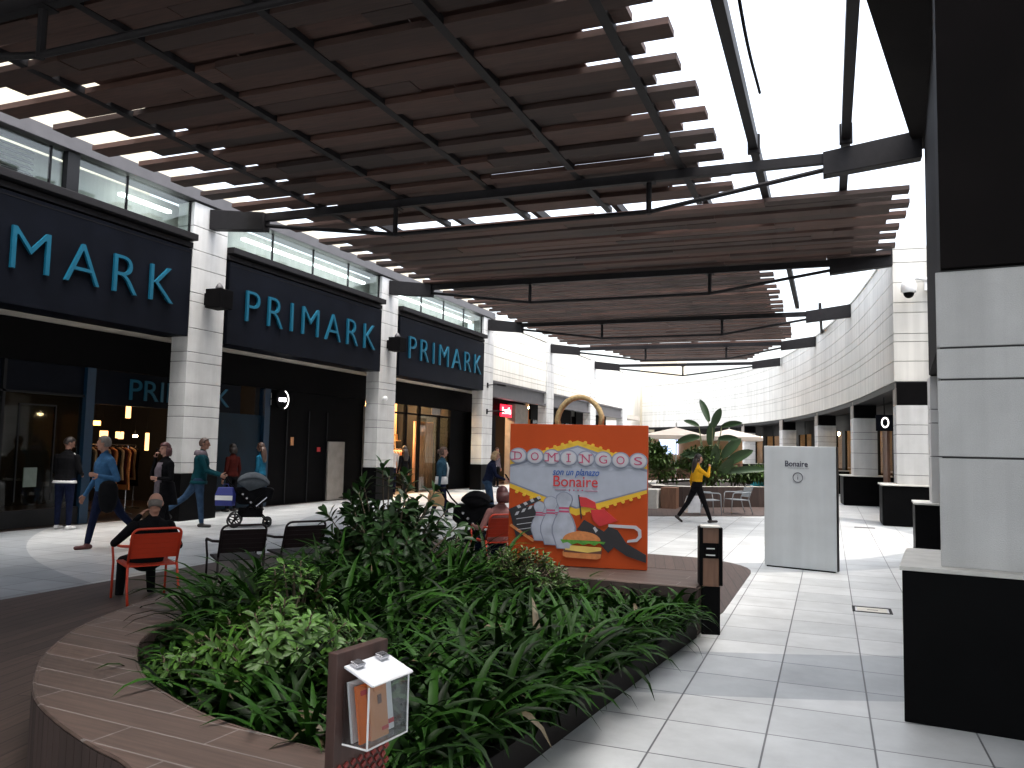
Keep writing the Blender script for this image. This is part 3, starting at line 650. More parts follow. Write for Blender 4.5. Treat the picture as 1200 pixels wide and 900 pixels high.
P_(MB().tube([(-.92, y, 7.0+.12*math.sin(y*1.1)) for y in [5+.4*i for i in range(19)]], .022, 6), 'cable', 'black')
P_(MB().b2((-.3, 29.4, 6.72), (-.2, 37.2, 6.9)), 'joist', 'steel'); P_(MB().b2((-1.05, 21.6, 6.72), (-.92, 29.4, 6.9)), 'joist', 'steel')
def truss(y, xl, xr, posts, arm=1.45, y2=None):
    P_(MB().b2((xl+.05, y-.06, 6.44), (xr, y+.06, 6.60)), 'cross_beam', 'steel')
    for s, x in ((1, xl), (-1, xr)):
        rings = [[(x, y-.12, 6.36), (x, y+.12, 6.36), (x, y+.12, 6.80), (x, y-.12, 6.80)], [(x+s*arm, y-.12, 6.22), (x+s*arm, y+.12, 6.22), (x+s*arm, y+.12, 6.61), (x+s*arm, y-.12, 6.61)]]
        P_(MB().loft(rings), 'bracket', 'steel', bevel=.01)
    pts = [(xl+arm*.9, y, 6.36)]+[(p, y, 5.9) for p in posts]+[(xr-arm*.9, y, 6.36)]
    P_(MB().tube(pts, .042, 8), 'tie_rod', 'steel')
    for p in posts:
        P_(MB().tube([(p, y, 5.86), (p, y, 6.45)], .05, 8), 'strut', 'steel'); P_(MB().b2((p-.11, y-.11, 6.42), (p+.11, y+.11, 6.438)), 'strut_plate', 'steel')
truss(13.8, -12.68, 1.40, (-8.05, -2.93))
truss(21.6, -12.68, 1.5, (-8.05, -2.93))
truss(29.4, -12.68, .74, (-8.0, -3.55))
truss(37.2, -12.68, -.5, (-8.0, -4.3))
truss(45.2, -12.68, -2.4, (-7.6,))
truss(6.0, -12.68, .2, (-8.05, -2.93))

# ------------------------------------------------------------------ planter bench
O_ = [(-1.72, 2.02), (-2.1, 2.22), (-2.53, 2.45), (-2.82, 2.54), (-3.21, 2.69), (-3.57, 2.87), (-3.87, 3.1), (-4.27, 3.49), (-4.67, 4.08), (-4.97, 4.91), (-5.12, 5.6), (-5.08, 6.3), (-4.85, 7.1), (-4.4, 7.85), (-3.9, 8.35), (-3.3, 8.62), (-1.1, 8.62)]
I_ = [(-1.70, 2.86), (-1.99, 2.88), (-2.15, 2.9), (-2.58, 2.98), (-3.0, 3.14), (-3.38, 3.34), (-3.83, 3.71), (-4.12, 4.08), (-4.3, 4.6), (-4.42, 5.3), (-4.4, 5.9), (-4.25, 6.5), (-3.95, 7.1), (-3.6, 7.45), (-3.2, 7.58), (-2.4, 7.6), (-1.15, 7.62)]
O_, I_ = catmull(O_, 5), catmull(I_, 5)
bench = thing('planter_bench', (-3, 5, 0), 0, 'long curved plank topped bench wrapping round the planted bed', 'bench')
def BE(mb, n, m, **k):
    o = mb.build(n, m, bench, **k); o.location = Vector(o.location)-bench.location; return o
m = MB()
for i in range(len(O_)-1): m.quad((*O_[i], .45), (*I_[i], .45), (*I_[i+1], .45), (*O_[i+1], .45))
BE(m, 'bench_top', 'benchtop')
def wallstrip(P, z0, z1, w=.145):
    m = MB(); acc = []
    for i in range(len(P)-1):
        a, b = Vector(P[i]), Vector(P[i+1]); n = max(1, round((b-a).length/w))
        for k in range(n):
            p, q = a.lerp(b, k/n), a.lerp(b, (k+1)/n); t_ = (q-p).normalized(); nn = Vector((t_.y, -t_.x))*.012
            p2, q2 = p+t_*.002, q-t_*.002
            m.prism([tuple(p2-nn), tuple(q2-nn), tuple(q2+nn), tuple(p2+nn)], z0, z1)
    return m
BE(wallstrip(O_, 0.013, .435), 'outer_cladding', 'benchside'); BE(wallstrip(I_, 0.013, .435), 'inner_cladding', 'benchside')
BE(wallstrip([(-1.1, 8.62), (-1.15, 7.62)], .013, .435), 'end_cladding', 'benchside'); BE(wallstrip([(-1.70, 2.86), (-1.72, 2.02)], .013, .435), 'end_cladding', 'benchside')
BE(MB().tube([(x, y, .443) for x, y in O_], .012, 6), 'edge_trim', 'benchtop'); BE(MB().tube([(x, y, .443) for x, y in I_], .012, 6), 'edge_trim', 'benchtop')
bed = [(-1.68, 2.9), (-1.60, 3.6), (-1.2, 7.6)] + I_[::-1][1:-1]
MB().prism(bed, 0, .14).build('planting_soil', 'soil')['kind'] = 'structure'
kb = MB(); ks = [(-1.70, 2.85), (-1.58, 3.9), (-1.43, 5.3), (-1.3, 6.5), (-1.17, 7.6)]
for a, b in zip(ks[:-1], ks[1:]): kb.prism([(a[0]-.04, a[1]), (b[0]-.04, b[1]), (b[0]+.03, b[1]), (a[0]+.03, a[1])], 0, .17)
tag(kb.build('bed_kerb', 'kerb', bevel=.004), 'low dark timber kerb holding the planted bed beside the pale tiles', 'kerb')

# strap leaved ground cover
def inside(p, poly):
    c = False; j = len(poly)-1
    for i in range(len(poly)):
        if (poly[i][1] > p[1]) != (poly[j][1] > p[1]) and p[0] < (poly[j][0]-poly[i][0])*(p[1]-poly[i][1])/(poly[j][1]-poly[i][1])+poly[i][0]: c = not c
        j = i
    return c
def strap(mb, base, az, L, w, lean, curl, segs=7, twist=0.):
    pts, prev = [], Vector(base); el = lean; seg = L/segs
    hd = Vector((math.cos(az), math.sin(az), 0)); sd_ = Vector((-math.sin(az), math.cos(az), 0))
    vs, fs = [], []
    for i in range(segs+1):
        t = i/segs; ww = w*(.75+.5*t if t < .45 else 1.0*(1-((t-.45)/.55)**1.8)*.97+.02)
        d = hd*math.cos(el)+Vector((0, 0, 1))*math.sin(el); n_ = Vector((0, 0, 1))*math.cos(el)-hd*math.sin(el)
        s_ = (sd_*math.cos(twist*t)+n_*math.sin(twist*t))
        vs += [prev-s_*ww/2+n_*ww*.16, prev-n_*0, prev+s_*ww/2+n_*ww*.16]
        prev = prev+d*seg; el -= curl/segs*(.4+1.2*t)
    for i in range(segs):
        a = i*3; fs += [(a, a+1, a+4, a+3), (a+1, a+2, a+5, a+4)]
    mb.add(vs, fs)
rnd = random.Random(3)
gc = MB(); cl = []
tries = 0
while len(cl) < 240 and tries < 20000:
    tries += 1
    p = (rnd.uniform(-4.4, -1.2), rnd.uniform(2.9, 7.6))
    if not inside(p, bed): continue
    if any((p[0]-q[0])**2+(p[1]-q[1])**2 < .17**2 for q in cl): continue
    if p[1] < 4.6 and min((p[0]-q[0])**2+(p[1]-q[1])**2 for q in I_[5:]) < .17**2: continue
    cl.append(p)
for p in cl:
    gc.cur = 0
    dr = min(math.hypot(p[0]-q[0], p[1]-q[1]) for q in I_[:-12]); edge = .78 if dr < .4 and p[1] < 4.6 else 1
    for k in range(rnd.randint(17, 24)):
        az = rnd.uniform(0, 2*math.pi); gc.cur = 1 if rnd.random() < .025 else 0
        strap(gc, (p[0]+rnd.gauss(0, .03), p[1]+rnd.gauss(0, .03), .13), az, rnd.uniform(.45, .78)*edge*(.62 if p[0] > -2.3 and p[1] > 5.6 else 1.34 if p[0] < -2.9 and p[1] > 4.5 else .85 if p[1] > 6.2 else 1), rnd.uniform(.034, .056), R(rnd.uniform(46, 82)), R(rnd.uniform(70, 150)), 7, rnd.uniform(-.6, .6))
for k in range(75):     # leaves leaning out over the kerb and bench
    t = rnd.random(); e = Vector((lerp(-1.66, -1.25, t), lerp(3.0, 7.4, t), .15)); gc.cur = 0
    strap(gc, e+Vector((-.12, 0, 0)), R(rnd.uniform(-70, 50)), rnd.uniform(.5, .75), rnd.uniform(.034, .052), R(rnd.uniform(40, 70)), R(rnd.uniform(95, 150)), 7, rnd.uniform(-.5, .5))
for k in range(12):
    i = rnd.randint(2, len(I_)-26); e = Vector((*I_[i], .3)); c = Vector((-3, 5, .3)); d = (e-c); az = math.atan2(d.y, d.x)+rnd.uniform(-.9, .9)
    strap(gc, e-d.normalized()*.2, az, rnd.uniform(.35, .55), rnd.uniform(.024, .036), R(rnd.uniform(45, 75)), R(rnd.uniform(70, 120)), 7, rnd.uniform(-.5, .5))
tag(gc.build('ground_cover', ['leaf', 'leafdry'], smooth=True), 'dense dark green strap leaved plants filling the bed', 'ground cover', kind='stuff')

def leafblade(mb, base, d, up, L, w, fold=.25, droop=.3):
    d = d.normalized(); s_ = d.cross(up); s_ = s_.normalized() if s_.length > 1e-4 else d.orthogonal().normalized(); n_ = s_.cross(d)
    prof = ((0, .06), (.2, .55), (.45, .95), (.65, 1), (.85, .6), (1, .03)); vs, fs = [], []
    for t, q in prof:
        c = base+d*L*t-Vector((0, 0, 1))*droop*L*t*t; vs += [c-s_*w*q/2+n_*w*q*fold, c, c+s_*w*q/2+n_*w*q*fold]
    for i in range(len(prof)-1): a = i*3; fs += [(a, a+1, a+4, a+3), (a+1, a+2, a+5, a+4)]
    mb.add(vs, fs)
def whorl_shrub(name, loc, label, cat, tips, L, w, m, nl=(8, 12), trunk=.0, group=None, seed=1, el=(5, 65)):
    rn = random.Random(seed); r = thing(name, loc, 0, label, cat, group); f = MB(); s_ = MB()
    for tp in tips:
        tp = Vector(tp); mid = Vector((tp.x*.45, tp.y*.45, tp.z*.55)); s_.tube([(tp.x*.08, tp.y*.08, 0), mid, tp], [.013, .009, .005], 5)
        ax = (tp-mid).normalized(); o1 = ax.orthogonal().normalized(); o2 = ax.cross(o1)
        n = rn.randint(*nl)
        for k in range(n):
            a = 2.4*k+rn.uniform(-.3, .3); e = R(lerp(el[0], el[1], k/n)+rn.uniform(-12, 12))
            rad = o1*math.cos(a)+o2*math.sin(a); d = rad*math.cos(e)+ax*math.sin(e)
            leafblade(f, tp-ax*(.12*(1-k/n)*L/.15), d, ax, L*rn.uniform(.7, 1.15), w*rn.uniform(.8, 1.15), .2, .22)
    f.build('foliage', m, r, True); s_.build('stem', 'twig', r, True)
    return r
rn = random.Random(11)
tips = []
for k in range(150):
    a = rn.uniform(0, 6.28); t = rn.random()**.6; z = rn.uniform(.3, 1.0); rr = (.62*math.sqrt(max(0, 1-((z-.35)/.75)**2))+.05)*t; tips.append((rr*math.cos(a), rr*math.sin(a), z))
tips += [(-.10, .05, 1.36), (.02, -.03, 1.28), (.12, .1, 1.3), (.22, .0, 1.22), (-.28, 0, 1.2), (-.5, .1, 1.05), (.45, .1, 1.15), (.62, .05, 1.0), (.8, -.1, .86), (.76, .12, .74), (-.62, -.1, .9), (-.2, -.2, 1.12), (.3, -.2, 1.08)]
whorl_shrub('broadleaf_shrub', (-3.92, 6.75, .13), 'tall glossy dark green shrub rising from the bed beside the red chair', 'shrub', tips, .17, .055, 'leafbig', seed=4)
def lowtips(n, rx, ry, h, seed):
    rn = random.Random(seed); out = []
    for k in range(n):
        a = rn.uniform(0, 6.28); t = math.sqrt(rn.random()); out.append((rx*t*math.cos(a), ry*t*math.sin(a), h*(1-.45*t*t)*rn.uniform(.82, 1.05)))
    return out
whorl_shrub('light_shrub', (-3.0, 3.98, .13), 'bright yellow green shrub growing among the strap leaves, largest and nearest the middle', 'shrub', lowtips(120, .6, .5, .66, 5), .11, .03, 'leaflight', (8, 11), seed=6, group='bright green shrubs in the bed', el=(0, 40))
whorl_shrub('light_shrub', (-3.35, 4.6, .13), 'small bright green shrub with tips standing clear, behind the largest bright one', 'shrub', lowtips(22, .25, .25, .84, 7), .11, .036, 'leaflight', (8, 11), seed=8, group='bright green shrubs in the bed', el=(0, 40))
whorl_shrub('light_shrub', (-3.35, 3.62, .13), 'low bright green shrub at the bench side of the bed, nearest the camera', 'shrub', lowtips(30, .35, .3, .42, 9), .09, .034, 'leaflight', (8, 11), seed=10, group='bright green shrubs in the bed', el=(0, 40))
whorl_shrub('feathery_shrub', (-2.75, 7.25, .13), 'fine leaved mid green bush in front of the orange bag display', 'shrub', lowtips(110, .5, .28, .62, 12), .08, .018, 'bush', (9, 12), seed=13, el=(10, 60))

# ------------------------------------------------------------------ leaflet stand
st = thing('leaflet_stand', (-1.515, 2.44, 0), R(-8), 'dark wooden leaflet stand with a clear acrylic box of leaflets, in the foreground', 'leaflet stand')
MB().b2((-.04, -.105, 0), (0, .165, 1.0)).build('board', 'wood', st, bevel=.003)
mm = MB()
for i in range(8):
    for j in range(24): mm.box((.004, -.10+i*.036+(.018 if j % 2 else 0), .05+j*.025), (.006, .02, .014), rx=R(30))
mm.build('mesh_panel', 'redmesh', st)
bx = thing('acrylic_box', (.0, 0, 0), 0); bx.parent = st
Y0, Y1, XA, XB, Z0, Z1 = -.07, .145, .004, .14, .70, .945
m = MB(); e = .004
m.b2((XB-.03-e, Y0, Z0), (XB-.03, Y1, Z1-.045)); m.b2((XA, Y0, Z0), (XB-.03, Y0+e, Z1-.045)); m.b2((XA, Y1-e, Z0), (XB-.03, Y1, Z1-.045)); m.b2((XA, Y0, Z0), (XB-.03, Y1, Z0+e))
bo = m.build('box_panels', 'acrylic', bx); bo['label'] = 'clear acrylic walls of the leaflet box'
m = MB(); m.loft([[(XA, Y0-.004, Z1+.01), (XA, Y1+.004, Z1+.01), (XA, Y1+.004, Z1+.004), (XA, Y0-.004, Z1+.004)], [(XB-.015, Y0-.004, Z1-.035), (XB-.015, Y1+.004, Z1-.035), (XB-.015, Y1+.004, Z1-.041), (XB-.015, Y0-.004, Z1-.041)]])
fixn(m.build('lid', mat('lid_frosted', (.72, .74, .78), .25, .05), bx))
m = MB()
for y in (Y0, Y1): m.tube([(XB-.03, y, Z0), (XB-.03, y, Z1-.045)], .0035, 5)
m.tube([(XB-.03, Y0, Z0), (XB-.03, Y1, Z0)], .0035, 5); m.tube([(XA, Y0, Z0), (XB-.03, Y0, Z0)], .0035, 5); m.tube([(XB-.014, Y0, Z1-.038), (XB-.014, Y1, Z1-.038)], .004, 5); m.tube([(XA, Y0, Z1+.008), (XB-.014, Y0, Z1-.038)], .004, 5)
m.build('edges', 'cardwhite', bx)
for y in (-.03, .1): MB().box((.025, y, Z1+.012), (.035, .045, .014), ry=R(17)).build('hinge', 'chrome', bx, bevel=.003)
def leaflet(y, x, tilt, mt, lb, w_=.1, h_=.2, marks=()):
    r = thing('leaflet', (st.location.x, st.location.y, 0), st.rotation_euler.z, lb, 'leaflet', 'leaflets in the acrylic box')
    q = D.objects.new('sheet', MB().b2((-.004, 0, 0), (.004, w_, h_)).build('sheet', mt, r).data); 
    D.objects.remove(q)
    sh = r.children[0]; sh.location = (x, y, Z0+.008); sh.rotation_euler = (0, R(tilt), 0)
    for (my, mz, mw, mh, mm_) in marks:
        c = MB().b2((.0045, my, mz), (.0058, my+mw, mz+mh)).build('print', mm_, sh)
leaflet(-.062, .072, -9, 'cardorange', 'orange leaflet at the left in the acrylic box', .09, .185, ((.02, .15, .05, .016, 'pRed'),))
leaflet(-.015, .082, -7, 'cardtan', 'tan leaflet in the middle of the acrylic box', .09, .19, ((.02, .155, .05, .016, 'pBun'), (.04, .11, .02, .03, 'pMeat'), (.055, .02, .035, .012, 'pRed')))
leaflet(.045, .058, -8, 'cardwhite', 'white leaflet with a small emblem at the right in the acrylic box', .09, .2, ((.03, .13, .025, .035, 'pBun'), (.06, .02, .03, .015, 'pRed')))
leaflet(-.066, .042, -8, 'cardwhite', 'white leaflet standing behind the orange one in the acrylic box', .11, .195)

# ------------------------------------------------------------------ bollard sign
bl = thing('bollard_sign', (-1.06, 7.86, 0), R(14), 'slim dark bollard sign with a brown panel at the end of the bench', 'bollard')
MB().b2((-.085, -.085, 0), (.085, .085, .44)).build('base', 'plinth', bl, bevel=.004)
MB().b2((-.075, -.072, .44), (.075, .075, .98)).build('panel', 'bollardwood', bl)
m = MB()
for sx in (-.09, .09): m.b2((sx-.017, -.095, .45), (sx+.017, .09, .985))
m.build('frame', 'plinth', bl, bevel=.003)
MB().b2((-.09, -.09, .986), (.09, .09, .998)).build('cap', 'plinthcap', bl)
MB().b2((-.072, -.08, .70), (.072, -.073, .84)).build('name_plate', 'black', bl)
m = MB(); m.b2((-.04, -.083, .785), (.035, -.0805, .795)); m.b2((-.045, -.083, .725), (.04, -.0805, .735)); m.build('print', 'cardwhite', bl)

# ------------------------------------------------------------------ information panel
a_, b_ = Vector((-.92, 12.78, 0)), Vector((.09, 12.53, 0)); ang = math.atan2(b_.y-a_.y, b_.x-a_.x)
ip = thing('information_panel', a_, ang, 'tall pale grey standing panel with an information symbol on the tiles', 'information panel')
W_ = (b_-a_).length
MB().b2((0, 0, .02), (W_, .09, 1.8)).build('panel', 'signwhite', ip, bevel=.006)
MB().b2((.03, .01, .0), (W_-.03, .08, .02)).build('base', 'frame', ip)
MB().b2((W_+.001, .004, .02), (W_+.014, .086, 1.8)).build('edge', 'frame', ip)
text('Bonaire', 'lettering', 'navy', (.48, -.002, 1.5), (1, 0, 0), (0, 0, 1), .33, .085, ip, .003, 'CENTER', offset=.012)
MB().tube([(.5+.07*math.cos(R(a)), -.003, 1.34+.07*math.sin(R(a))) for a in range(0, 360, 15)], .005, 5, closed=True).build('symbol_ring', 'navy', ip)
text('i', 'symbol', 'navy', (.5, -.002, 1.31), (1, 0, 0), (0, 0, 1), None, .06, ip, .003, 'CENTER')
m = MB()
for i in range(14): m.b2((.36+i*.022, -.003, 1.475), (.37+i*.022, -.001, 1.479))
m.build('dotted_rule', 'navy', ip)
# floor hatch
hm = MB(); hm.cur = 0
for p, q in (((-.2, -.17), (.2, -.14)), ((-.2, .14), (.2, .17)), ((-.2, -.14), (-.17, .14)), ((.17, -.14), (.2, .14))): hm.b2((*p, .002), (*q, .006))
hm.cur = 1; hm.b2((-.15, -.12, .001), (.15, .12, .004))
hm.cur = 0; hm.b2((-.05, -.02, .0045), (.06, .0, .0055))
o = hm.build('floor_hatch', ['steel', 'poolrim'], loc=(.42, 9.8, 0)); tag(o, 'small metal framed access cover set in the pale tiles', 'access cover')
o = MB().b2((-.22, -.1, .002), (.22, .1, .006)).build('floor_drain', 'steelgrey', loc=(.75, 20.6, 0)); tag(o, 'small grey drain cover in the far tiles before the black plinths', 'drain cover')

# ------------------------------------------------------------------ giant bag display
bg_ = thing('giant_bag', (-3.23, 8.14, .455), R(9), 'giant orange shopping bag display with rope handle standing on the bench', 'bag display')
BW, BH = 1.48, 1.5
m = MB(); m.loft([[(0.0, 0, 0), (BW, 0, 0), (BW, .34, 0), (0, .34, 0)], [(.11, .03, BH), (BW+.02, .03, BH-.02), (BW+.02, .31, BH-.02), (.11, .31, BH)]])
# a straight sided box reads best; keep it nearly square
bag = MB().b2((0, 0, 0), (BW, .14, BH)).build('bag_body', 'bagorange', bg_, bevel=.004)
m = MB()
for y in (.03, .11):
    m.tube([(.5+.02, y, BH-.02)]+[(BW/2+.01+.25*math.cos(R(a)), y, BH+.0+.30*math.sin(R(a))) for a in range(170, 5, -15)]+[(.98+.0, y, BH-.02)], .026, 8)
m.build('rope_handle', 'rope', bg_, True)
layer = [0]
def flat(name, poly, m_, lift=None):
    layer[0] += 1; y = -.0012*layer[0] if lift is None else -lift
    n = len(poly); mb = MB(); mb.add([(x, y, z) for x, z in poly]+[(x, -.0002, z) for x, z in poly], [tuple(range(n))]+[(i, n+i, n+(i+1) % n, (i+1) % n) for i in range(n)])
    return fixn(mb.build(name, m_, bg_))
def px(u, v):   # artwork coordinates measured on a 620 x 710 layout of the front face
    return ((u-68)/(688-68)*BW, BH*(1-(v-135)/(845-135)))
def poly(*pts): return [px(*p) for p in pts]
def circ(u, v, r, n=20, ry=None): return [px(u+r*math.cos(2*math.pi*k/n), v+(ry or r)*math.sin(2*math.pi*k/n)) for k in range(n)]
flat('sign_border', poly((70, 322), (378, 215), (686, 330), (686, 470), (375, 592), (70, 462)), 'pYellow')
flat('sign_shadow', poly((70, 345), (378, 240), (686, 352), (686, 452), (375, 558), (70, 440)), 'pGrey')
flat('sign_face', poly((70, 358), (378, 250), (686, 366), (686, 446), (375, 550), (70, 432)), 'pBlue')
for (a, c, n) in (((378, 212), (70, 322), 9), ((378, 212), (686, 328), 9), ((686, 476), (375, 594), 9), ((70, 468), (375, 594), 9)):
    for k in range(1, n): flat('bulb', circ(lerp(a[0], c[0], k/n), lerp(a[1], c[1], k/n), 8, 10), 'pYellow', .010)
for k, ch in enumerate('DOMINGOS'):
    u, v = 108+k*77, 298+k*2
    flat('letter_disc', circ(u, v, 41, 28), 'pGrey', .014); flat('letter_disc', circ(u, v, 36, 28), 'pBlue', .016); flat('letter_disc', circ(u, v, 32, 28), 'pWhite', .018)
    x, z = px(u, v+20)
    text(ch, 'lettering', 'pMagenta', (x, -.0185, z), (1, 0, 0), (0, 0, 1), (.014 if ch == 'I' else .085), .085, bg_, .002, 'CENTER', offset=.0)
    ser = {'D': ((-21, -19), (-21, 19)), 'M': ((-22, 19), (22, 19), (-20, -19), (20, -19)), 'I': ((0, -19), (0, 19)), 'N': ((-20, 19), (-20, -19), (20, -19))}.get(ch, ())
    for du, dv in ser:
        hw = 9 if ch != 'I' else 10
        flat('serif', poly((u+du-hw, v+dv-2.5), (u+du+hw, v+dv-2.5), (u+du+hw, v+dv+2.5), (u+du-hw, v+dv+2.5)), 'pMagenta', .0206)
x, z = px(372, 388); text('son un planazo', 'lettering', 'pInk', (x, -.0095, z-.03), (1, 0, 0), (0, 0, 1), .5, .095, bg_, .002, 'CENTER', offset=.012, shear=.3)
x, z = px(371, 449); text('Bonaire', 'lettering', 'pRed', (x, -.0095, z), (1, 0, 0), (0, 0, 1), .475, .115, bg_, .002, 'CENTER', offset=.004)
for k in range(4): flat('star', circ(345+k*19, 465, 4, 5), 'pMagenta', .0100)
flat('rule', poly((280, 464), (330, 464), (330, 466), (280, 466)), 'pMagenta', .0100); flat('rule', poly((415, 466), (470, 466), (470, 468), (415, 468)), 'pMagenta', .0100)
# clapperboard
flat('clapperboard', poly((72, 572), (205, 545), (215, 690), (105, 712)), 'pBlack', .012); flat('clapper_arm', poly((68, 572), (208, 500), (216, 520), (78, 594)), 'pBlack', .013)
for k in range(4):
    u = 105+k*30; v = 556-k*16; flat('clapper_stripe', poly((u, v-2), (u+13, v-9), (u+22, v+3), (u+9, v+10)), 'pWhite', .015)
    flat('clapper_stripe', poly((u, v+28), (u+14, v+24), (u+6, v+42), (u-8, v+46)), 'pWhite', .015)
for (p, q) in (((105, 618), (205, 598)), ((108, 646), (208, 626)), ((110, 672), (210, 652))):
    flat('clapper_line', poly(p, q, (q[0], q[1]+3), (p[0], p[1]+3)), 'pWhite', .015)
flat('wooden_stick', poly((74, 655), (82, 645), (190, 722), (182, 732)), 'pBun', .014)
# bowling pins
def pin(u, v0, v1, w_, L):
    h = v1-v0; prof = ((0, .0), (.02, .18), (.07, .34), (.13, .38), (.2, .33), (.28, .22), (.36, .24), (.48, .42), (.62, .54), (.74, .53), (.88, .40), (1, .30))
    P = [px(u+w_*q, v0+h*t) for t, q in prof]+[px(u-w_*q, v0+h*t) for t, q in prof[::-1]]
    cu2, cv2 = px(u, v0+h*.5); flat('pin_outline', [(cu2+(x-cu2)*1.13, cv2+(z-cv2)*1.025) for x, z in P], 'pGrey', L-.0006)
    flat('bowling_pin', P, 'pPin', L)
    for t in (.27, .33): flat('pin_stripe', poly((u-w_*.24, v0+h*t), (u+w_*.24, v0+h*t), (u+w_*.26, v0+h*(t+.035)), (u-w_*.26, v0+h*(t+.035))), 'pMagenta', L+.001)
pin(236, 545, 690, 52, .013); pin(290, 540, 680, 48, .0135); pin(210, 528, 722, 62, .016); pin(262, 500, 740, 78, .018); pin(322, 476, 755, 90, .020)
# flag, ribbon, carabiner, shoe
flat('flag_pole', poly((384, 488), (389, 488), (402, 605), (397, 605)), 'pBlack', .013)
flat('flag', poly((388, 497), (420, 500), (460, 522), (467, 556), (440, 550), (397, 545)), 'pRed', .0145); flat('flag', poly((440, 560), (500, 555), (560, 610), (480, 640), (450, 610)), 'pRed', .0125)
C_ = [(520, 628), (640, 630), (662, 650), (664, 685), (645, 708), (600, 714)]; C2 = [(605, 702), (640, 694), (650, 678), (648, 658), (632, 645), (520, 642)]
flat('carabiner', poly(*C_, *C2), 'pWhite', .012)
flat('boot', poly((412, 610), (500, 665), (520, 640), (560, 655), (600, 720), (684, 770), (684, 808), (600, 780), (545, 740), (520, 768), (490, 735), (470, 690), (380, 660)), 'pBlack', .015)
flat('boot_strap', poly((452, 650), (460, 642), (474, 660), (464, 672)), 'pWhite', .0165)
# burger
flat('lower_bun', poly((318, 770), (490, 772), (486, 796), (470, 803), (335, 800), (320, 792)), 'pBun', .018); flat('cheese', poly((322, 738), (490, 745), (488, 760), (430, 772), (330, 762)), 'pCheese', .0195); flat('meat', poly((320, 748), (492, 752), (490, 776), (324, 774)), 'pMeat', .019)
flat('lettuce', poly((308, 712), (350, 706), (430, 712), (508, 716), (500, 728), (480, 722), (460, 736), (435, 726), (410, 736), (385, 726), (360, 736), (340, 724), (318, 730)), 'pGreen', .0205)
flat('upper_bun', [px(402+84*math.cos(R(a)), 712-44*math.sin(R(a))) for a in range(0, 181, 12)], 'pBun', .0215)
bp_ = [o for o in bg_.children if o.name.split('.')[0] in ('bulb', 'sign_border', 'letter_disc', 'serif', 'star', 'clapper_stripe', 'clapper_line', 'rule', 'pin_stripe')]
def join(objs, name, parent):
    bmj = bmesh.new(); mats = []; 
    for o in objs:
        mt = o.data.materials[0]
        if mt not in mats: mats.append(mt)
        tmp = o.data.copy()
        for p in tmp.polygons: p.material_index = mats.index(mt)
        bmj.from_mesh(tmp); D.meshes.remove(tmp)
    me = D.meshes.new(name); bmj.to_mesh(me); bmj.free()
    for mt in mats: me.materials.append(mt)
    n = D.objects.new(name, me); COL.objects.link(n); n.parent = parent
    for o in objs: D.objects.remove(o)
    return n
groups = {}
for o in bp_: groups.setdefault({'bulb': 'sign_border'}.get(o.name.split('.')[0], o.name.split('.')[0]), []).append(o.name)
for k, names in groups.items(): join([D.objects[n] for n in names], {'sign_border': 'sign_border', 'letter_disc': 'letter_discs', 'serif': 'letter_serifs', 'star': 'star_row'}.get(k, k+'s'), bg_)

# ------------------------------------------------------------------ chairs
def make_chair(loc, rz, fr_, label):
    r = thing('armchair', loc, rz, label, 'chair', 'metal slat armchairs round the planter')
    # faces +Y; seat .40 high, back leans towards -Y
    def bp(z): return -.20-.16*(z-.4)/.4
    sw = .24
    MB().tube([(-sw, bp(.38), .38), (-sw, bp(.71), .71)]+[(-sw+.065-.065*math.cos(R(a)), bp(.71+.065*math.sin(R(a))), .71+.065*math.sin(R(a))) for a in (22, 45, 67, 90)]+[(sw-.065+.065*math.cos(R(a)), bp(.71+.065*math.sin(R(a))), .71+.065*math.sin(R(a))) for a in (90, 67, 45, 22)]+[(sw, bp(.71), .71), (sw, bp(.38), .38)], .013, 8).build('back_frame', fr_, r, True)
    m = MB()
    for i in range(5): z = .49+i*.052; m.box((0, bp(z)+.012, z), (.465, .009, .0535), rx=R(22))
    m.build('backrest', fr_, r)
    m = MB()
    for i in range(8): m.box((0, -.2+i*.058, .385+.012*i/7), (.46, .05, .01), rx=R(2))
    m.tube([(-sw, -.22, .378), (-sw, .24, .392), (sw, .24, .392), (sw, -.22, .378)], .012, 6); m.build('seat', fr_, r)
    for s in (-1, 1):
        MB().tube([(s*(sw+.005), bp(.60), .60), (s*(sw+.05), -.1, .585), (s*(sw+.055), .2, .58), (s*(sw+.05), .25, .55)], .015, 8).build('armrest', fr_, r, True)
        MB().tube([(s*(sw+.05), .25, .55), (s*(sw+.03), .27, .38), (s*(sw+.03), .29, 0)], .013, 8).build('leg', fr_, r, True)
        MB().tube([(s*sw, bp(.42), .42), (s*(sw+.01), -.26, .2), (s*(sw+.01), -.33, 0)], .013, 8).build('leg', fr_, r, True)
    return r
DZ = .013
make_chair((-6.74, 6.62, DZ), R(60), 'orange', 'orange metal armchair with an old man seated in it, on the deck')
c2_ = make_chair((-6.24, 7.42, DZ), R(52), 'chairdark', 'empty dark metal armchair on the deck, left of the two dark ones behind the plants')
copy_tree(c2_, (-5.96, 8.1, DZ), R(58), 'empty dark metal armchair on the deck, right of the two, closer to the tall shrub')
make_chair((-4.32, 10.45, DZ), R(45), 'orange', 'orange metal armchair with a woman in pink seated in it, beside the bag display')
cf = make_chair((-3.05, 22.1, DZ), R(-60), 'chairgrey', 'pale grey metal armchair on the far deck beside the woman in yellow')
copy_tree(cf, (-2.35, 22.9, DZ), R(120), 'grey metal armchair facing the wooden planter, right of the woman in yellow')

exec_people = True
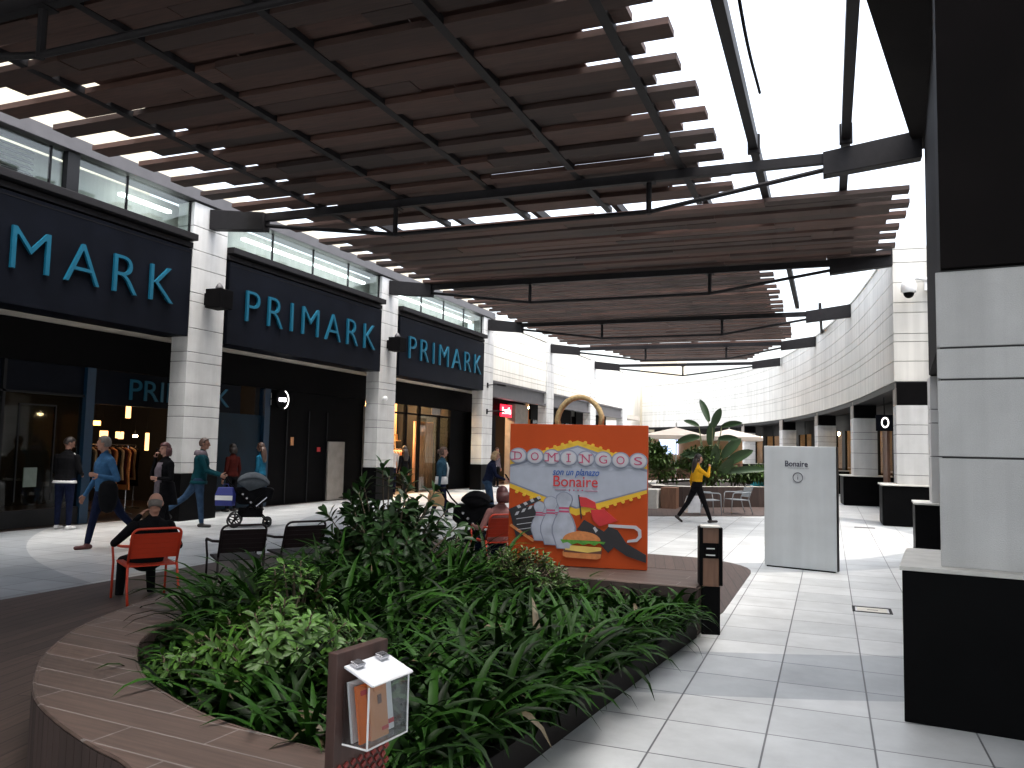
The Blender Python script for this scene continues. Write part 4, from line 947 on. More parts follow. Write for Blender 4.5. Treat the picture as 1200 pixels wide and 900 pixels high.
# ------------------------------------------------------------------ people
def seg_d(p, a, b):
    ab = b-a; t = max(0, min(1, (p-a).dot(ab)/max(ab.length_squared, 1e-9))); return (p-a-ab*t).length
def person(label, loc, rz, h=1.72, top='c_black', bottom='c_navy', shoe='shoedark', skin='skin', hair='hairdark', style='short', lean=0., twist=0., head=(0, 0), hipz=None,
           legs=((0, 0, 3), (0, 0, 3)), feet=(None, None), arms=None, grip=(.5, .5), hem=.02, bulk=1., female=False, coat=None, extras=(), group=None):
    root = thing('person', loc, rz, label, 'person', group)
    k = h/1.72; V = Vector
    mb = MB(); segs = []   # (a, b, r, material slot)
    TOP, BOT, SHOE, SKIN = 0, 1, 2, 3
    def cone(a, b, r1, r2, s):
        a, b = V(a), V(b); n = 5
        d = (b-a)
        pts = [a-d.normalized()*r1*.9, a-d.normalized()*r1*.55]+[a.lerp(b, i/n) for i in range(n+1)]+[b+d.normalized()*r2*.55, b+d.normalized()*r2*.9]
        rs = [r1*.4, r1*.83]+[lerp(r1, r2, i/n) for i in range(n+1)]+[r2*.83, r2*.4]
        mb.tube(pts, rs, 12); segs.append((a, b, (r1+r2)/2, s))
    # legs
    ankles = []
    for i, s in enumerate((-1, 1)):
        sw, bd, out = [R(x) for x in legs[i]]
        hp = V((s*.085, 0, 0)); d1 = V((s*math.sin(out), math.sin(sw)*math.cos(out), -math.cos(sw)*math.cos(out))); kn = hp+d1*.43
        d2 = V((s*math.sin(out)*.4, math.sin(sw-bd), -math.cos(sw-bd))).normalized(); an = kn+d2*.42
        ankles.append((hp, kn, an, sw-bd, s))
    low = min(a[2].z for a in ankles)
    hz = hipz/k if hipz is not None else -low+.075
    off = V((0, 0, hz))
    for i, (hp, kn, an, sh, s) in enumerate(ankles):
        hp, kn, an = hp+off, kn+off, an+off
        cone(hp, kn, .088*bulk, .062, BOT); cone(kn, an+(kn-an)*.1, .062, .047, BOT)
        fp = feet[i]; fp = (R(fp) if fp is not None else (min(0, sh)*.8))
        fd = V((s*.12, math.cos(fp), math.sin(fp))).normalized(); fu = V((0, -math.sin(fp), math.cos(fp)))
        heel = an-fu*.035-fd*.045; toe = an-fu*.045+fd*.155
        cone(heel, toe, .036, .030, SHOE); cone(an, an-fu*.03, .044, .045, SHOE)
    # torso
    Ml = Matrix.Rotation(-lean, 4, 'X') @ Matrix.Rotation(0, 4, 'Y')
    def T(x, y, t): 
        tw = twist*max(0, min(1, t/.4)); x, y = x*math.cos(tw)-y*math.sin(tw), x*math.sin(tw)+y*math.cos(tw)
        return (Ml @ V((x, y, t)))+off
    sw_ = .92 if female else 1.
    prof = [(-.10, .10, .09, 0), (-.05, .155, .115, -.01), (.02, .17, .122, -.01), (.10, (.15 if female else .16), .112, 0), (.20, (.135 if female else .158), .108, .005), (.32, .165*sw_, .122, .01), (.41, .175*sw_, .115, .0), (.47, .15*sw_, .09, -.005), (.51, .085, .07, -.005), (.545, .06, .06, 0)]
    def ring(t, rx, ry, yo, n=20, a0=0, a1=360): return [T(rx*bulk*math.cos(R(a)), yo+ry*bulk*math.sin(R(a)), t) for a in [lerp(a0, a1, i/n) for i in range(n)]]
    mb.loft([ring(*p) for p in prof])
    for (t1, _, r_, _), (t2, *_) in zip(prof[:-1], prof[1:]):
        for x in (-.06, 0, .06): segs.append((T(x, 0, t1), T(x, 0, t2), r_*.85, BOT if (t1+t2)/2 < hem else TOP))
    cone(T(0, 0, .52), T(0, .012, .63), .053, .052, SKIN)
    # head
    hy, hpch = R(head[0]), R(head[1])
    Mh = Matrix.Rotation(hy, 4, 'Z') @ Matrix.Rotation(hpch, 4, 'X')
    hc = T(0, .02, .70)
    def Hd(x, y, z): return hc+(Mh @ V((x, y, z)))
    def hball(c, r):
        b = MB().ball((0, 0, 0), r, 14, 10); mb.add([Hd(c[0]+x, c[1]+y, c[2]+z) for x, y, z in b.v], b.f)
    hball((0, 0, .015), (.074, .093, .1)); hball((0, .025, -.05), (.055, .065, .062)); hball((0, .068, -.082), (.024, .02, .02))
    hball((-.074, -.005, -.005), (.012, .02, .032)); hball((.074, -.005, -.005), (.012, .02, .032)); hball((0, .09, .022), (.04, .012, .01))
    a, b = Hd(0, .09, .015), Hd(0, .112, -.028); mb.tube([a, b, Hd(0, .085, -.035)], [.009, .015, .012], 8)
    segs.append((Hd(0, 0, .05), Hd(0, .02, -.06), .085, SKIN))
    # arms
    arms = arms or (((-.05, -.02, -.28), (-.06, .06, -.52)), ((.05, -.02, -.28), (.06, .06, -.52)))
    wr = []
    for i, s in enumerate((-1, 1)):
        sh = T(s*.178*sw_*(.5+.5*bulk), -.005, .435); el = sh+V(arms[i][0]); w_ = sh+V(arms[i][1])
        cone(sh, el, .056*(.6+.4*bulk), .045, TOP); cone(el, w_, .043, .031, TOP)
        d = (w_-el).normalized(); lat = d.cross(V((s*1.0, .25, 0.1))).normalized(); nrm = d.cross(lat)*(1 if i else 1)
        inward = V((-s, 0, 0)); nrm = inward-d*inward.dot(d); nrm = nrm.normalized() if nrm.length > .2 else lat.cross(d).normalized(); lat = nrm.cross(d)
        pc = w_+d*.05
        cone(w_, w_+d*.02, .026, .027, SKIN)
        for q in (-.022, -.008, .008, .022): cone(w_+d*.02+lat*q*.6, w_+d*.078+lat*q, .0135, .0115, SKIN)
        g_ = grip[i]
        for q, fl in ((-.027, .058), (-.009, .072), (.009, .076), (.027, .068)):
            p0 = w_+d*.085+lat*q; a1 = .5*g_; a2 = 1.5*g_
            p1 = p0+(d*math.cos(a1)+nrm*math.sin(a1))*fl*.55; p2 = p1+(d*math.cos(a1+a2)+nrm*math.sin(a1+a2))*fl*.5
            cone(p0, p1, .0095, .009, SKIN); cone(p1, p2, .009, .0078, SKIN)
        fw = V((0, 1, 0)); ts = 1 if lat.dot(fw) > 0 else -1
        t0 = w_+d*.025+lat*ts*.024; t1 = t0+(d*.6+lat*ts*.7+nrm*.3).normalized()*.042; t2 = t1+(d*.85+lat*ts*.15+nrm*.5).normalized()*.032
        cone(t0, t1, .0125, .0105, SKIN); cone(t1, t2, .010, .0085, SKIN)
        wr.append(w_+d*.08)
    me = D.meshes.new('body'); me.from_pydata(mb.v, [], mb.f); me.update()
    o = D.objects.new('body', me); COL.objects.link(o); fixn(o)
    rm = o.modifiers.new('r', 'REMESH'); rm.mode = 'VOXEL'; rm.voxel_size = .0072
    bpy.context.view_layer.update()
    nm = D.meshes.new_from_object(o.evaluated_get(bpy.context.evaluated_depsgraph_get())); o.modifiers.clear(); o.data = nm; D.meshes.remove(me)
    bm = bmesh.new(); bm.from_mesh(nm)
    for _ in range(3): bmesh.ops.smooth_vert(bm, verts=bm.verts, factor=.35, use_axis_x=True, use_axis_y=True, use_axis_z=True)
    bm.to_mesh(nm); bm.free(); nm.name = 'body'
    for m_ in (top, bottom, shoe, skin): nm.materials.append(M[m_])
    SG = segs
    for p in nm.polygons:
        c = p.center; best = min(SG, key=lambda s: seg_d(c, s[0], s[1])-s[2]); p.material_index = best[3]; p.use_smooth = True
    o.parent = root; root.scale = (k, k, k)
    # hair
    def hairpart(keep, sc=1.06, extra=None):
        b = MB().ball((0, 0, .015), (.079*sc, .099*sc, .106*sc), 24, 16); f2 = []
        for f in b.f:
            c = sum((V(b.v[i]) for i in f), V())/len(f)
            if keep(c): f2.append(f)
        n_ = MB(); n_.add([Hd(*v) for v in b.v], f2)
        if extra: extra(n_)
        hob = n_.build('hair', hair, root, True); so_ = hob.modifiers.new('t', 'SOLIDIFY'); so_.thickness = .012; so_.offset = -1
        return hob
    face = lambda c: c.y > .035 and c.z < .07
    if style == 'short': hairpart(lambda c: not face(c) and (c.z > .01 or c.y < -.02) and c.z > -.055)
    elif style == 'fringe': hairpart(lambda c: c.y < .01 and -.06 < c.z < .02, 1.0)
    elif style in ('bob', 'long', 'tied'):
        def ex(n_):
            if style == 'long':
                R_ = []
                for z, rx, yy, ry in ((.0, .075, -.06, .05), (-.1, .085, -.085, .05), (-.2, .095, -.10, .045), (-.3, .09, -.105, .04), (-.38, .06, -.105, .03)):
                    R_.append([Hd(rx*math.cos(R(a)), yy+ry*math.sin(R(a)), z) for a in range(0, 360, 24)])
                n_.loft(R_)
            elif style == 'bob':
                R_ = []
                for z, rx, yy, ry in ((.02, .088, -.02, .085), (-.05, .095, -.025, .085), (-.1, .09, -.03, .075), (-.125, .07, -.035, .06)):
                    R_.append([Hd(rx*math.cos(R(a)), yy+ry*math.sin(R(a)), z) for a in range(150, 391, 20)])
                n_.loft(R_, cap=False)
            else:
                b2 = MB().ball((0, -.115, .02), (.04, .04, .05), 10, 8); n_.add([Hd(*v) for v in b2.v], b2.f)
        hairpart(lambda c: not (c.y > .03 and c.z < .065) and c.z > -.07, 1.1, ex)
    ey = MB()
    for s in (-.03, .03):
        b2 = MB().ball((s, .087, .006), (.012, .007, .007), 8, 6); ey.add([Hd(*v) for v in b2.v], b2.f)
    ey.build('eyes', 'eye', root, True)
    b2 = MB().ball((0, .088, -.058), (.022, .007, .006), 8, 6); lp = MB(); lp.add([Hd(*v) for v in b2.v], b2.f); lp.build('mouth', 'lip', root, True)
    def shell(name, m_, prof_, a0=0, a1=360, n=22):
        full = abs(a1-a0) >= 359
        rings = [ring(t, rx, ry, yo, n, a0, a1)+([] if full else [T(rx*bulk*math.cos(R(a1)), yo+ry*bulk*math.sin(R(a1)), t)]) for t, rx, ry, yo in prof_]
        b3 = MB(); nn = len(rings[0]); vs = [p for r_ in rings for p in r_]; fs = []
        for i in range(len(rings)-1):
            for j in range(nn if full else nn-1): fs.append((i*nn+j, i*nn+(j+1) % nn, (i+1)*nn+(j+1) % nn, (i+1)*nn+j))
        b3.add(vs, fs); q = b3.build(name, m_, root, True); s2 = q.modifiers.new('t', 'SOLIDIFY'); s2.thickness = .012; return q
    for e_ in extras: shell(*e_)
    return root, [Vector(loc)+Matrix.Rotation(rz, 3, 'Z') @ (w_*k) for w_ in wr]
FULL = lambda d, t0, t1: [(t0, .172+d, .124+d, -.01), ((t0+t1)/2, .165+d, .118+d, -.005), (t1, .155+d, .114+d, 0)]
# 1 man standing at the shop window
person('man in black jacket and navy trousers standing with his back turned at the shop window', (-13.25, 10.95, .0), R(14), 1.70, 'c_black', 'c_navy', 'shoewhite', 'skin2', 'hairdark', 'short', lean=.04, head=(-38, -24),
       legs=((2, 0, 5), (-1, 0, 5)), arms=(((-.06, .04, -.28), (.03, .22, -.33)), ((.06, .04, -.28), (-.02, .22, -.33))), hem=.0, bulk=1.25,
       extras=(('shirt_hem', 'c_white', FULL(.012, -.05, .0)), ('collar_stripe', 'c_white', [(.40, .178, .128, 0), (.52, .10, .085, 0)], 8, 22, 3)))
# 2 man in blue shirt walking
_, wr2 = person('man in a blue shirt striding left with a dark jacket over his arm', (-10.45, 9.35, 0), R(160), 1.74, 'c_blue', 'c_navy', 'shoebrown', 'skin2', 'hairgrey', 'short', lean=.05, head=(-38, 0),
       legs=((-30, 14, 2), (14, 4, 2)), feet=(-28, 0), arms=(((-.12, -.06, -.27), (-.04, .17, -.22)), ((.08, .03, -.29), (.14, .14, -.53))), hem=.0, bulk=1.2)
wr2 = wr2[0]
jk = MB(); J = [(-.02, 0, .05), (0, .05, .03), (.02, .09, -.03)]
jk.loft([[(x*1.0, y, z) for x, y, z in ((-.10, -.04, .03), (.10, -.04, .03), (.10, .05, .03), (-.10, .05, .03))], [(x, y, z) for x, y, z in ((-.17, -.07, -.1), (.15, -.07, -.1), (.15, .07, -.1), (-.17, .07, -.1))], [(x, y, z) for x, y, z in ((-.16, -.06, -.3), (.13, -.08, -.3), (.14, .06, -.3), (-.17, .07, -.3))], [(x, y, z) for x, y, z in ((-.10, -.03, -.52), (.10, -.06, -.48), (.10, .03, -.46), (-.10, .04, -.52))]])
o = jk.build('folded_jacket', 'c_black', None, True, loc=Vector((-10.45, 9.35, 0))+Matrix.Rotation(R(160), 3, 'Z') @ Vector((-.30, .08, 1.05)), rz=R(160+70)); ss = o.modifiers.new('s', 'SUBSURF'); ss.levels = ss.render_levels = 1
tag(o, 'dark folded jacket hanging over the arm of the man in the blue shirt', 'jacket')
# 3 woman on the phone
_, wr3 = person('woman in a long black coat and grey top talking on a phone', (-10.75, 10.85, 0), R(162), 1.64, 'c_black', 'c_black', 'shoedark', 'skin', 'hairred', 'bob', lean=.0, head=(8, 0), female=True,
       legs=((10, 4, 2), (-12, 6, 2)), arms=(((-.08, .02, -.27), (.03, .2, -.26)), ((.12, .10, -.22), (-.035, .12, .10))), grip=(.6, .8), hem=.06, bulk=1.22,
       extras=(('coat_skirt', 'c_black', [(-.30, .225, .17, -.02), (-.1, .20, .15, -.01), (.1, .172, .128, 0)], 118, 425, 20), ('grey_top', 'c_grey', [(-.12, .17, .135, 0), (.1, .166, .129, 0), (.32, .176, .136, .008), (.46, .13, .1, 0)], 55, 125, 10)))
o = MB().b2((-.035, -.006, -.07), (.035, .006, .07)).build('phone', 'black', bevel=.004, loc=wr3[1]+Vector((0, -.0, .03)), rz=R(120)); tag(o, 'dark phone held to the ear of the woman in the black coat', 'phone')
# 4 man with the pram
_, wr4 = person('man in a teal hooded top and pale jeans pushing the pram', (-11.62, 12.62, 0), R(-52), 1.74, 'c_teal', 'c_jeanlight', 'shoedark', 'skin2', 'hairbrown', 'short', lean=.06, head=(-6, 0),
       legs=((-36, 16, 2), (6, 0, 2)), feet=(-42, 0), arms=(((-.06, .12, -.26), (-.06, .36, -.34)), ((.06, .12, -.26), (.06, .36, -.34))), grip=(1.0, 1.0), hem=-.02, bulk=1.22,
       extras=(('hood', 'c_grey', [(.47, .13, .11, -.02), (.53, .10, .10, -.03), (.57, .085, .08, -.03)]), ('sweater_hem', 'c_teal', FULL(.012, -.08, -.02))))
# 5 seated old man
person('bald old man in dark clothes sitting with his back to us in the orange chair', (-6.78, 6.64, DZ), R(60), 1.62, 'c_black', 'c_black', 'shoedark', 'skin', 'hairgrey', 'fringe', lean=-.42, head=(-22, -24), hipz=.415,
       legs=((82, 84, 8), (84, 82, 10)), feet=(0, 0), arms=(((-.16, .14, -.19), (.085, .15, .09)), ((.12, .03, -.24), (.08, .26, -.28))), grip=(.9, .6), hem=.0, bulk=1.1)
# 6 pair at the teal shop panel
person('woman in a dark red top standing at the teal panel with her back to us', (-13.5, 15.75, .0), R(80), 1.62, 'c_red', 'c_black', 'shoedark', 'skin', 'hairdark', 'bob', female=True)
_, w6 = person('person in a bright blue top standing right of the woman in dark red', (-13.1, 16.3, .0), R(100), 1.66, 'c_tealbright', 'c_black', 'shoedark', 'skin', 'hairbrown', 'long', female=True, arms=(((-.05, -.02, -.28), (-.06, .06, -.52)), ((.08, .04, -.27), (.09, .16, -.46))))
o = MB().loft([[(-.1, -.05, -.1), (.1, -.05, -.1), (.1, .05, -.1), (-.1, .05, -.1)], [(-.12, -.06, .05), (.12, -.06, .05), (.12, .06, .05), (-.12, .06, .05)], [(-.08, -.04, .15), (.08, -.04, .15), (.08, .04, .15), (-.08, .04, .15)]]).build('handbag', 'kraft', bevel=.02, loc=w6[1]+Vector((.0, .05, .08))); tag(o, 'tan bag carried by the person in the bright blue top', 'bag')
# 7 woman with paper bags
_, w7 = person('woman in a denim jacket carrying two brown paper bags', (-8.35, 16.8, 0), R(-72), 1.66, 'c_denim', 'c_navy', 'shoewhite', 'skin', 'hairbrown', 'tied', lean=.0, head=(0, 4), female=True,
       legs=((-14, 6, 2), (12, 2, 2)), feet=(-10, 0), arms=(((-.05, -.05, -.28), (-.05, -.06, -.53)), ((.05, .0, -.28), (.05, -.02, -.53))), grip=(1.2, 1.2), hem=.1, bulk=1.22,
       extras=(('white_top', 'c_white', FULL(.006, -.06, .12)), ('white_front', 'c_white', [(.1, .160, .120, .004), (.32, .171, .130, .012), (.45, .13, .1, .005)], 62, 118, 8)))
def paperbag(p, rz, label, m_='kraft', sx=.30, sy=.14, sz=.38, group='brown paper bags'):
    r = thing('shopping_bag', p, rz, label, 'bag', group)
    MB().loft([[(-sx/2, -sy/2, -sz), (sx/2, -sy/2, -sz), (sx/2, sy/2, -sz), (-sx/2, sy/2, -sz)], [(-sx/2*1.05, -sy/2*1.1, -sz*.5), (sx/2*1.05, -sy/2*1.1, -sz*.5), (sx/2*1.05, sy/2*1.1, -sz*.5), (-sx/2*1.05, sy/2*1.1, -sz*.5)], [(-sx*.42, -sy*.2, -.06), (sx*.42, -sy*.2, -.06), (sx*.42, sy*.2, -.06), (-sx*.42, sy*.2, -.06)]]).build('bag_body', m_, r, bevel=.01)
    MB().tube([(-sx*.2, 0, -.07), (-sx*.12, 0, 0), (sx*.12, 0, 0), (sx*.2, 0, -.07)], .006, 5).build('handle', m_, r)
    return r
paperbag(w7[0]+Vector((-.10, -.06, 0)), R(15), 'brown paper bag held by the woman in denim, left of the two'); paperbag(w7[1]+Vector((.0, -.06, -.0)), R(35), 'brown paper bag held by the woman in denim, right of the two')
# 8 blonde woman with a pram
person('blonde woman in a dark blue coat leaning over a pram by the arcade', (-7.75, 18.1, 0), R(-65), 1.60, 'c_navy', 'c_jeanlight', 'shoewhite', 'skin', 'hairblond', 'bob', lean=.25, head=(0, -12), female=True, bulk=1.15,
       legs=((6, 4, 2), (14, 8, 2)), arms=(((-.05, .1, -.26), (-.04, .32, -.36)), ((.05, .1, -.26), (.04, .32, -.36))), extras=(('white_shirt', 'c_white', [(.2, .163, .122, .004), (.45, .13, .1, .004)], 70, 110, 6),))
# 9 shopper at the lit doorway, 13 by the denim shop
person('shopper in black with loose dark hair entering the warmly lit doorway', (-13.1, 23.55, .0), R(60), 1.66, 'c_black', 'c_black', 'shoedark', 'skin', 'hairdark', 'long', female=True, legs=((-14, 8, 2), (12, 2, 2)))
person('shopper in a pale top standing inside the warmly lit doorway', (-13.9, 24.1, .006), R(40), 1.70, 'c_white', 'c_navy', 'shoedark', 'skin', 'hairbrown', 'short')
person('woman in a dusty brown top standing below the red sign', (-13.15, 31.6, 0), R(-110), 1.64, 'c_grey', 'c_black', 'shoedark', 'skin', 'hairbrown', 'long', female=True)
# 10 woman in yellow
_, w10 = person('woman in a yellow jumper with long dark hair walking away with a white bag', (-2.95, 19.6, 0), R(-58), 1.66, 'c_yellow', 'c_black', 'shoedark', 'skin', 'hairdark', 'long', lean=.02, head=(-10, 0), female=True,
       legs=((-27, 10, 2), (23, 3, 2)), feet=(-34, 4), arms=(((-.05, -.06, -.27), (-.08, -.02, -.52)), ((.17, .14, -.14), (-.02, .26, .06))), grip=(1.2, .8), hem=.10, bulk=1.08)
r = paperbag(w10[0], R(40), 'white plastic carrier bag held by the woman in yellow', 'plasticwhite', .34, .16, .46, None)
# 11 woman in pink, seated
person('woman in a pink top sitting in the orange chair beside the bag display', (-4.30, 10.40, DZ), R(45), 1.58, 'c_pink', 'c_navy', 'shoedark', 'skin', 'hairred', 'bob', lean=-.3, head=(0, -8), hipz=.42, female=True, bulk=1.1,
       legs=((82, 84, 5), (84, 84, 6)), feet=(0, 0), arms=(((-.12, .02, -.25), (-.14, .22, -.24)), ((.12, .02, -.25), (.14, .22, -.24))))

# ------------------------------------------------------------------ prams
def pram(loc, rz, label, hoodm='hood', seatm='c_black', rr=.36):
    r = thing('pram', loc, rz, label, 'pram', 'prams on the plaza')
    def wheel(x, y, rad, w_):
        t = MB().tube([(x, y+(rad-.018)*math.cos(R(a)), rad+(rad-.018)*math.sin(R(a))) for a in range(0, 360, 18)], .018, 8, closed=True).build('wheel', 'rubber', r, True)
        m = MB()
        for k in range(5): a = R(72*k+18); m.tube([(x, y, rad), (x, y+(rad-.02)*math.cos(a), rad+(rad-.02)*math.sin(a))], .011, 5)
        m.tube([(x-.03, y, rad), (x+.03, y, rad)], .022, 8); m.build('spokes', 'black', t)
    for s in (-.27, .27): wheel(s, -.28, .145, .04)
    for s in (-.2, .2): wheel(s, .34, .095, .03)
    m = MB()
    for s in (-.25, .25):
        m.tube([(s*.9, .34, .12), (s*.9, .05, .42), (s*.9, -.42, .86), (s*.9, -.52, 1.02)], .014, 8); m.tube([(s, -.28, .145), (s*.95, .0, .42), (s*.9, .22, .66)], .014, 8)
    m.tube([(-.225, -.52, 1.02), (.225, -.52, 1.02)], .018, 8); m.tube([(-.27, -.28, .145), (.27, -.28, .145)], .012, 6)
    m.build('frame', 'black', r, True)
    m = MB()
    for z, y in ((.5, .02), (.58, -.06), (.66, -.14)): m.tube([(.226, y, z), (.245, y, z)], .022, 8)
    m.tube([(.235, .12, .42), (.24, .32, .6)], .012, 6); m.build('fittings', 'chrome', r)
    prof = [(-.3, .78), (-.32, .55), (-.2, .45), (.2, .45), (.42, .56), (.46, .74), (.40, .78)]
    MB().loft([[(x, y, z) for y, z in prof] for x in (-.2, .2)]).build('carrycot', seatm, r, bevel=.03)
    rings = []
    for a in range(28, 141, 14):
        c, s_ = math.cos(R(a)), math.sin(R(a))
        rings.append([(x, -.02+.05+rr*c, .72+rr*s_*(1-.28*abs(x/.21)**3)) for x in (-.215, -.19, -.12, 0, .12, .19, .215)])
    hm_ = MB(); nn = 7; hm_.add([p for q in rings for p in q], [(i*nn+j, i*nn+j+1, (i+1)*nn+j+1, (i+1)*nn+j) for i in range(len(rings)-1) for j in range(nn-1)])
    for x in (-.215, .215):
        hm_.add([(x, -.02, .72)]+[(x, q[0][1], q[0][2]) for q in rings], [(0, i+1, i+2) for i in range(len(rings)-1)])
    hb = hm_.build('hood', hoodm, r, True); so2 = hb.modifiers.new('t', 'SOLIDIFY'); so2.thickness = .012
    MB().loft([[(x*q, y, z) for x, y in ((-.2, -.22), (.2, -.22), (.2, .25), (-.2, .25))] for z, q in ((.2, .85), (.36, 1.0))]).build('basket', 'c_black', r)
    return r
f4 = Vector((math.sin(R(52)), math.cos(R(52)), 0))
pr = pram(Vector((-11.62, 12.62, 0))+f4*.98, R(-52), 'black pram with a grey hood pushed by the man in teal')
hp = pr.location + Matrix.Rotation(R(-52), 3, 'Z') @ Vector((.30, -.46, .86))
r = paperbag(hp, R(20), 'blue and white shopping bag hanging from the grey hooded pram', 'bagblue', .34, .16, .42, None)
MB().b2((-.171, -.089, -.31), (.171, -.086, -.22)).build('white_band', 'cardwhite', r)
pram((-5.25, 11.75, 0), R(-75), 'dark pram parked left of the woman in pink', 'c_black', rr=.27)
pram((-6.9, 18.55, 0), R(-65), 'dark pram beside the blonde woman, partly behind the bag display', 'c_black')

# ------------------------------------------------------------------ far planter, plants, parasols
pl = thing('fountain_basin', (-3, 26, 0), 0, 'round wood clad basin with pale rim and turquoise tiles, behind the information panel', 'basin')
def FP(mb, n, m_, **k):
    o = mb.build(n, m_, pl, **k); o.location = Vector(o.location)-pl.location; return o
PB = [(-5.0, 24.4), (-3.9, 24.5), (-3.0, 25.2), (-2.2, 26.0), (-1.2, 26.5), (-.3, 26.9), (.1, 28), (-.6, 30), (-2.5, 31.5), (-5, 31.5), (-6, 28)]
FP(wallstrip(PB+[PB[0]], .013, .62, .2), 'wood_cladding', 'benchside')
m = MB()
PI_ = [(lerp(-2.9, x, .86), lerp(28, y, .86)) for x, y in PB]
for i in range(len(PB)):
    j = (i+1) % len(PB); m.quad((*PB[i], .63), (*PB[j], .63), (*PI_[j], .63), (*PI_[i], .63))
FP(m, 'rim', 'poolrim')
FP(MB().prism(PI_, .3, .56), 'fill', 'soil')
m = MB().prism([(-2.6, 28.6), (.0, 27.9), (-.2, 28.9), (-2.4, 29.4)], .56, .88); FP(m, 'pool_wall', 'pool')
o = MB().b2((-5.3, 23.3, 0), (-4.65, 24.0, .56)).build('stone_bench', 'plinthcap', bevel=.01); tag(o, 'pale stone bench block at the left end of the wood clad basin', 'bench')
o = MB().b2((-4.6, 23.6, 0), (-4.15, 24.1, .62)).build('planter_box', 'bollardwood', bevel=.01); tag(o, 'brown wooden planter box right of the pale stone bench', 'planter')
def leafbush(loc, rx, ry, h, n, label, seed, m_='bush', L=.16, w_=.06, name='green_bush', z0=.1):
    rn = random.Random(seed); r = thing(name, loc, 0, label, 'bush', 'bushes in the far basin'); f = MB(); s_ = MB()
    lobes = [(rn.uniform(-.6, .6)*rx, rn.uniform(-.6, .6)*ry, rn.uniform(.4, .85)*h, rn.uniform(.3, .55)) for _ in range(7)]
    for q in lobes: s_.tube([(0, 0, 0), (q[0]*.4, q[1]*.4, q[2]*.6), (q[0], q[1], q[2])], [.03, .02, .01], 5)
    for k in range(n):
        q = rn.choice(lobes); d = Vector((rn.gauss(0, 1), rn.gauss(0, 1), rn.gauss(.25, .9))).normalized(); rr = q[3]*rn.random()**.4
        p = Vector((q[0]+d.x*rx*rr, q[1]+d.y*ry*rr, max(z0, q[2]+d.z*h*.6*rr)))
        leafblade(f, p, (d+Vector((rn.gauss(0, .5), rn.gauss(0, .5), rn.gauss(.2, .4)))), Vector((0, 0, 1)), L*rn.uniform(.7, 1.3), w_, .15, .3)
    f.build('foliage', m_, r, True); s_.build('stem', 'twig', r); return r
leafbush((-5.1, 26.2, .5), 1.0, .8, 1.35, 2600, 'large green bush beside the orange bag display, leftmost in the far basin', 21)
leafbush((-3.9, 26.6, .5), .8, .7, 1.25, 1900, 'green bush behind the woman in yellow', 22)
leafbush((-2.5, 27.2, .5), .85, .7, .75, 1700, 'low spreading green bush below the paddle leaves', 23)
leafbush((-1.7, 28.3, .5), .5, .5, .6, 700, 'small dark bush at the edge of the turquoise tiles', 24, 'leafbig')
# paddle leaved plant
bt = thing('paddle_leaf_plant', (-3.55, 26.3, .5), 0, 'tall plant with big paddle shaped leaves rising above the far bushes', 'plant')
st_ = MB(); rn = random.Random(5)
def paddle(base, tip, L, w_, n_up, m_='banana'):
    base, tip = Vector(base), Vector(tip); f = MB(); d = Vector(n_up).normalized(); s_ = d.cross(Vector((.3, -1, .2))).normalized(); n_ = s_.cross(d)
    vs, fs = [], []; N = 9
    for i in range(N+1):
        t = i/N; ww = w_*math.sin(math.pi*min(1, t*.93+.07))**.6*(1 if t < .98 else .1); c = tip+d*L*t-Vector((0, 0, 1))*L*.16*t*t
        vs += [c-s_*ww/2+n_*ww*.22, c, c+s_*ww/2+n_*ww*.22]
    for i in range(N): a = i*3; fs += [(a, a+1, a+4, a+3), (a+1, a+2, a+5, a+4)]
    f.add(vs, fs); o = f.build('paddle_leaf', m_, bt, True)
    st_.tube([base, base.lerp(tip, .5)+Vector((0, 0, .05)), tip], [.035, .025, .016], 6)
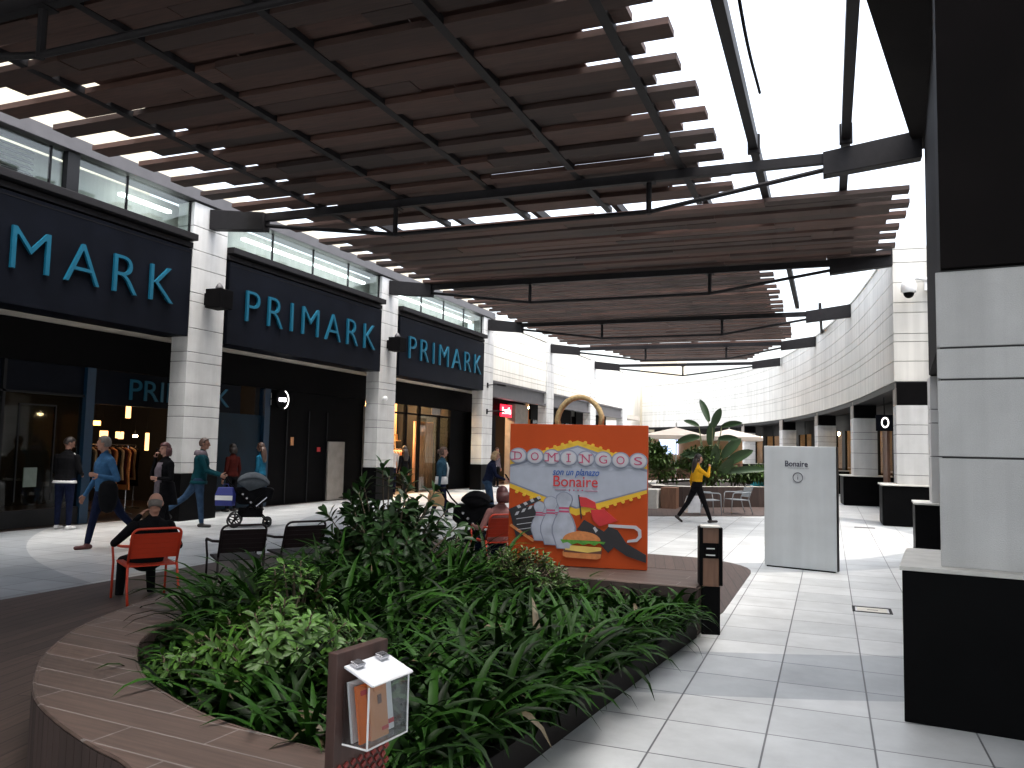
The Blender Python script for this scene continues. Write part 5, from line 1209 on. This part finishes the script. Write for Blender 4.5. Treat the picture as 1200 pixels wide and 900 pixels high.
for (tx, tz, L, w_, dx, dz) in ((-.05, 2.15, .95, .34, -.35, 1), (.12, 1.95, .8, .4, .25, .7), (.35, 2.0, .75, .3, 1, .35), (-.35, 2.0, .55, .26, -1, .55), (-.3, 1.65, .8, .4, -1, -.1), (.25, 1.6, .7, .3, 1, .2), (-.15, 1.0, .8, .36, -1, .25), (.35, 1.0, 1.0, .5, .55, .75), (.5, .8, 1.05, .5, .8, .6), (.55, .55, 1.3, .34, 1, .25), (.15, .7, .9, .45, .1, 1), (-.2, .5, .8, .4, -.5, .8), (.3, .4, .9, .5, .5, .8), (0, 1.4, .9, .4, .1, 1), (-.45, .6, .7, .3, -1, .4)):
    paddle((rn.uniform(-.08, .08), rn.uniform(-.08, .08), 0), (tx, rn.uniform(-.3, .2), tz), L, w_*.66, (dx, rn.uniform(-.4, .2), dz))
st_.build('stalk', 'stem', bt, True)
def parasol(x, y, s, label):
    r = thing('parasol', (x, y, 0), R(8), label, 'parasol', 'cream parasols at the far end')
    MB().tube([(0, 0, 0), (0, 0, 3.05)], .035, 8).build('pole', 'alu', r); MB().b2((-.35, -.35, 0), (.35, .35, .08)).build('base', 'steel', r)
    m = MB(); c = [(-s, -s, 2.42), (s, -s, 2.42), (s, s, 2.42), (-s, s, 2.42)]
    for i in range(4): m.add([c[i], c[(i+1) % 4], (0, 0, 2.82)], [(0, 1, 2)])
    for i in range(4):
        a, b2_ = c[i], c[(i+1) % 4]; m.quad(a, b2_, (b2_[0], b2_[1], 2.24), (a[0], a[1], 2.24))
    q = m.build('canopy', 'canvas', r); s3 = q.modifiers.new('t', 'SOLIDIFY'); s3.thickness = .01
parasol(-6.9, 39.2, 1.5, 'wide cream parasol behind the bushes, left of the two'); parasol(-4.6, 41, 1.5, 'cream parasol behind the paddle leaf plant, right of the two')
kk = thing('drinks_kiosk', (-7, 42, 0), 0, 'small kiosk with a bright screen under the cream parasols', 'kiosk')
MB().b2((-2.2, 0, 0), (2.8, 1.5, 1.1)).build('counter', 'bollardwood', kk); MB().b2((-2.2, 1.2, 1.1), (2.8, 1.4, 2.5)).build('back_wall', 'warmwall', kk); MB().b2((-2.4, -.1, 2.5), (3, 1.6, 2.62)).build('roof', 'frame', kk)
MB().b2((-1.5, 1.1, 1.5), (-.5, 1.18, 2.3)).build('screen', 'e_screen', kk)
print('objects', len(D.objects))
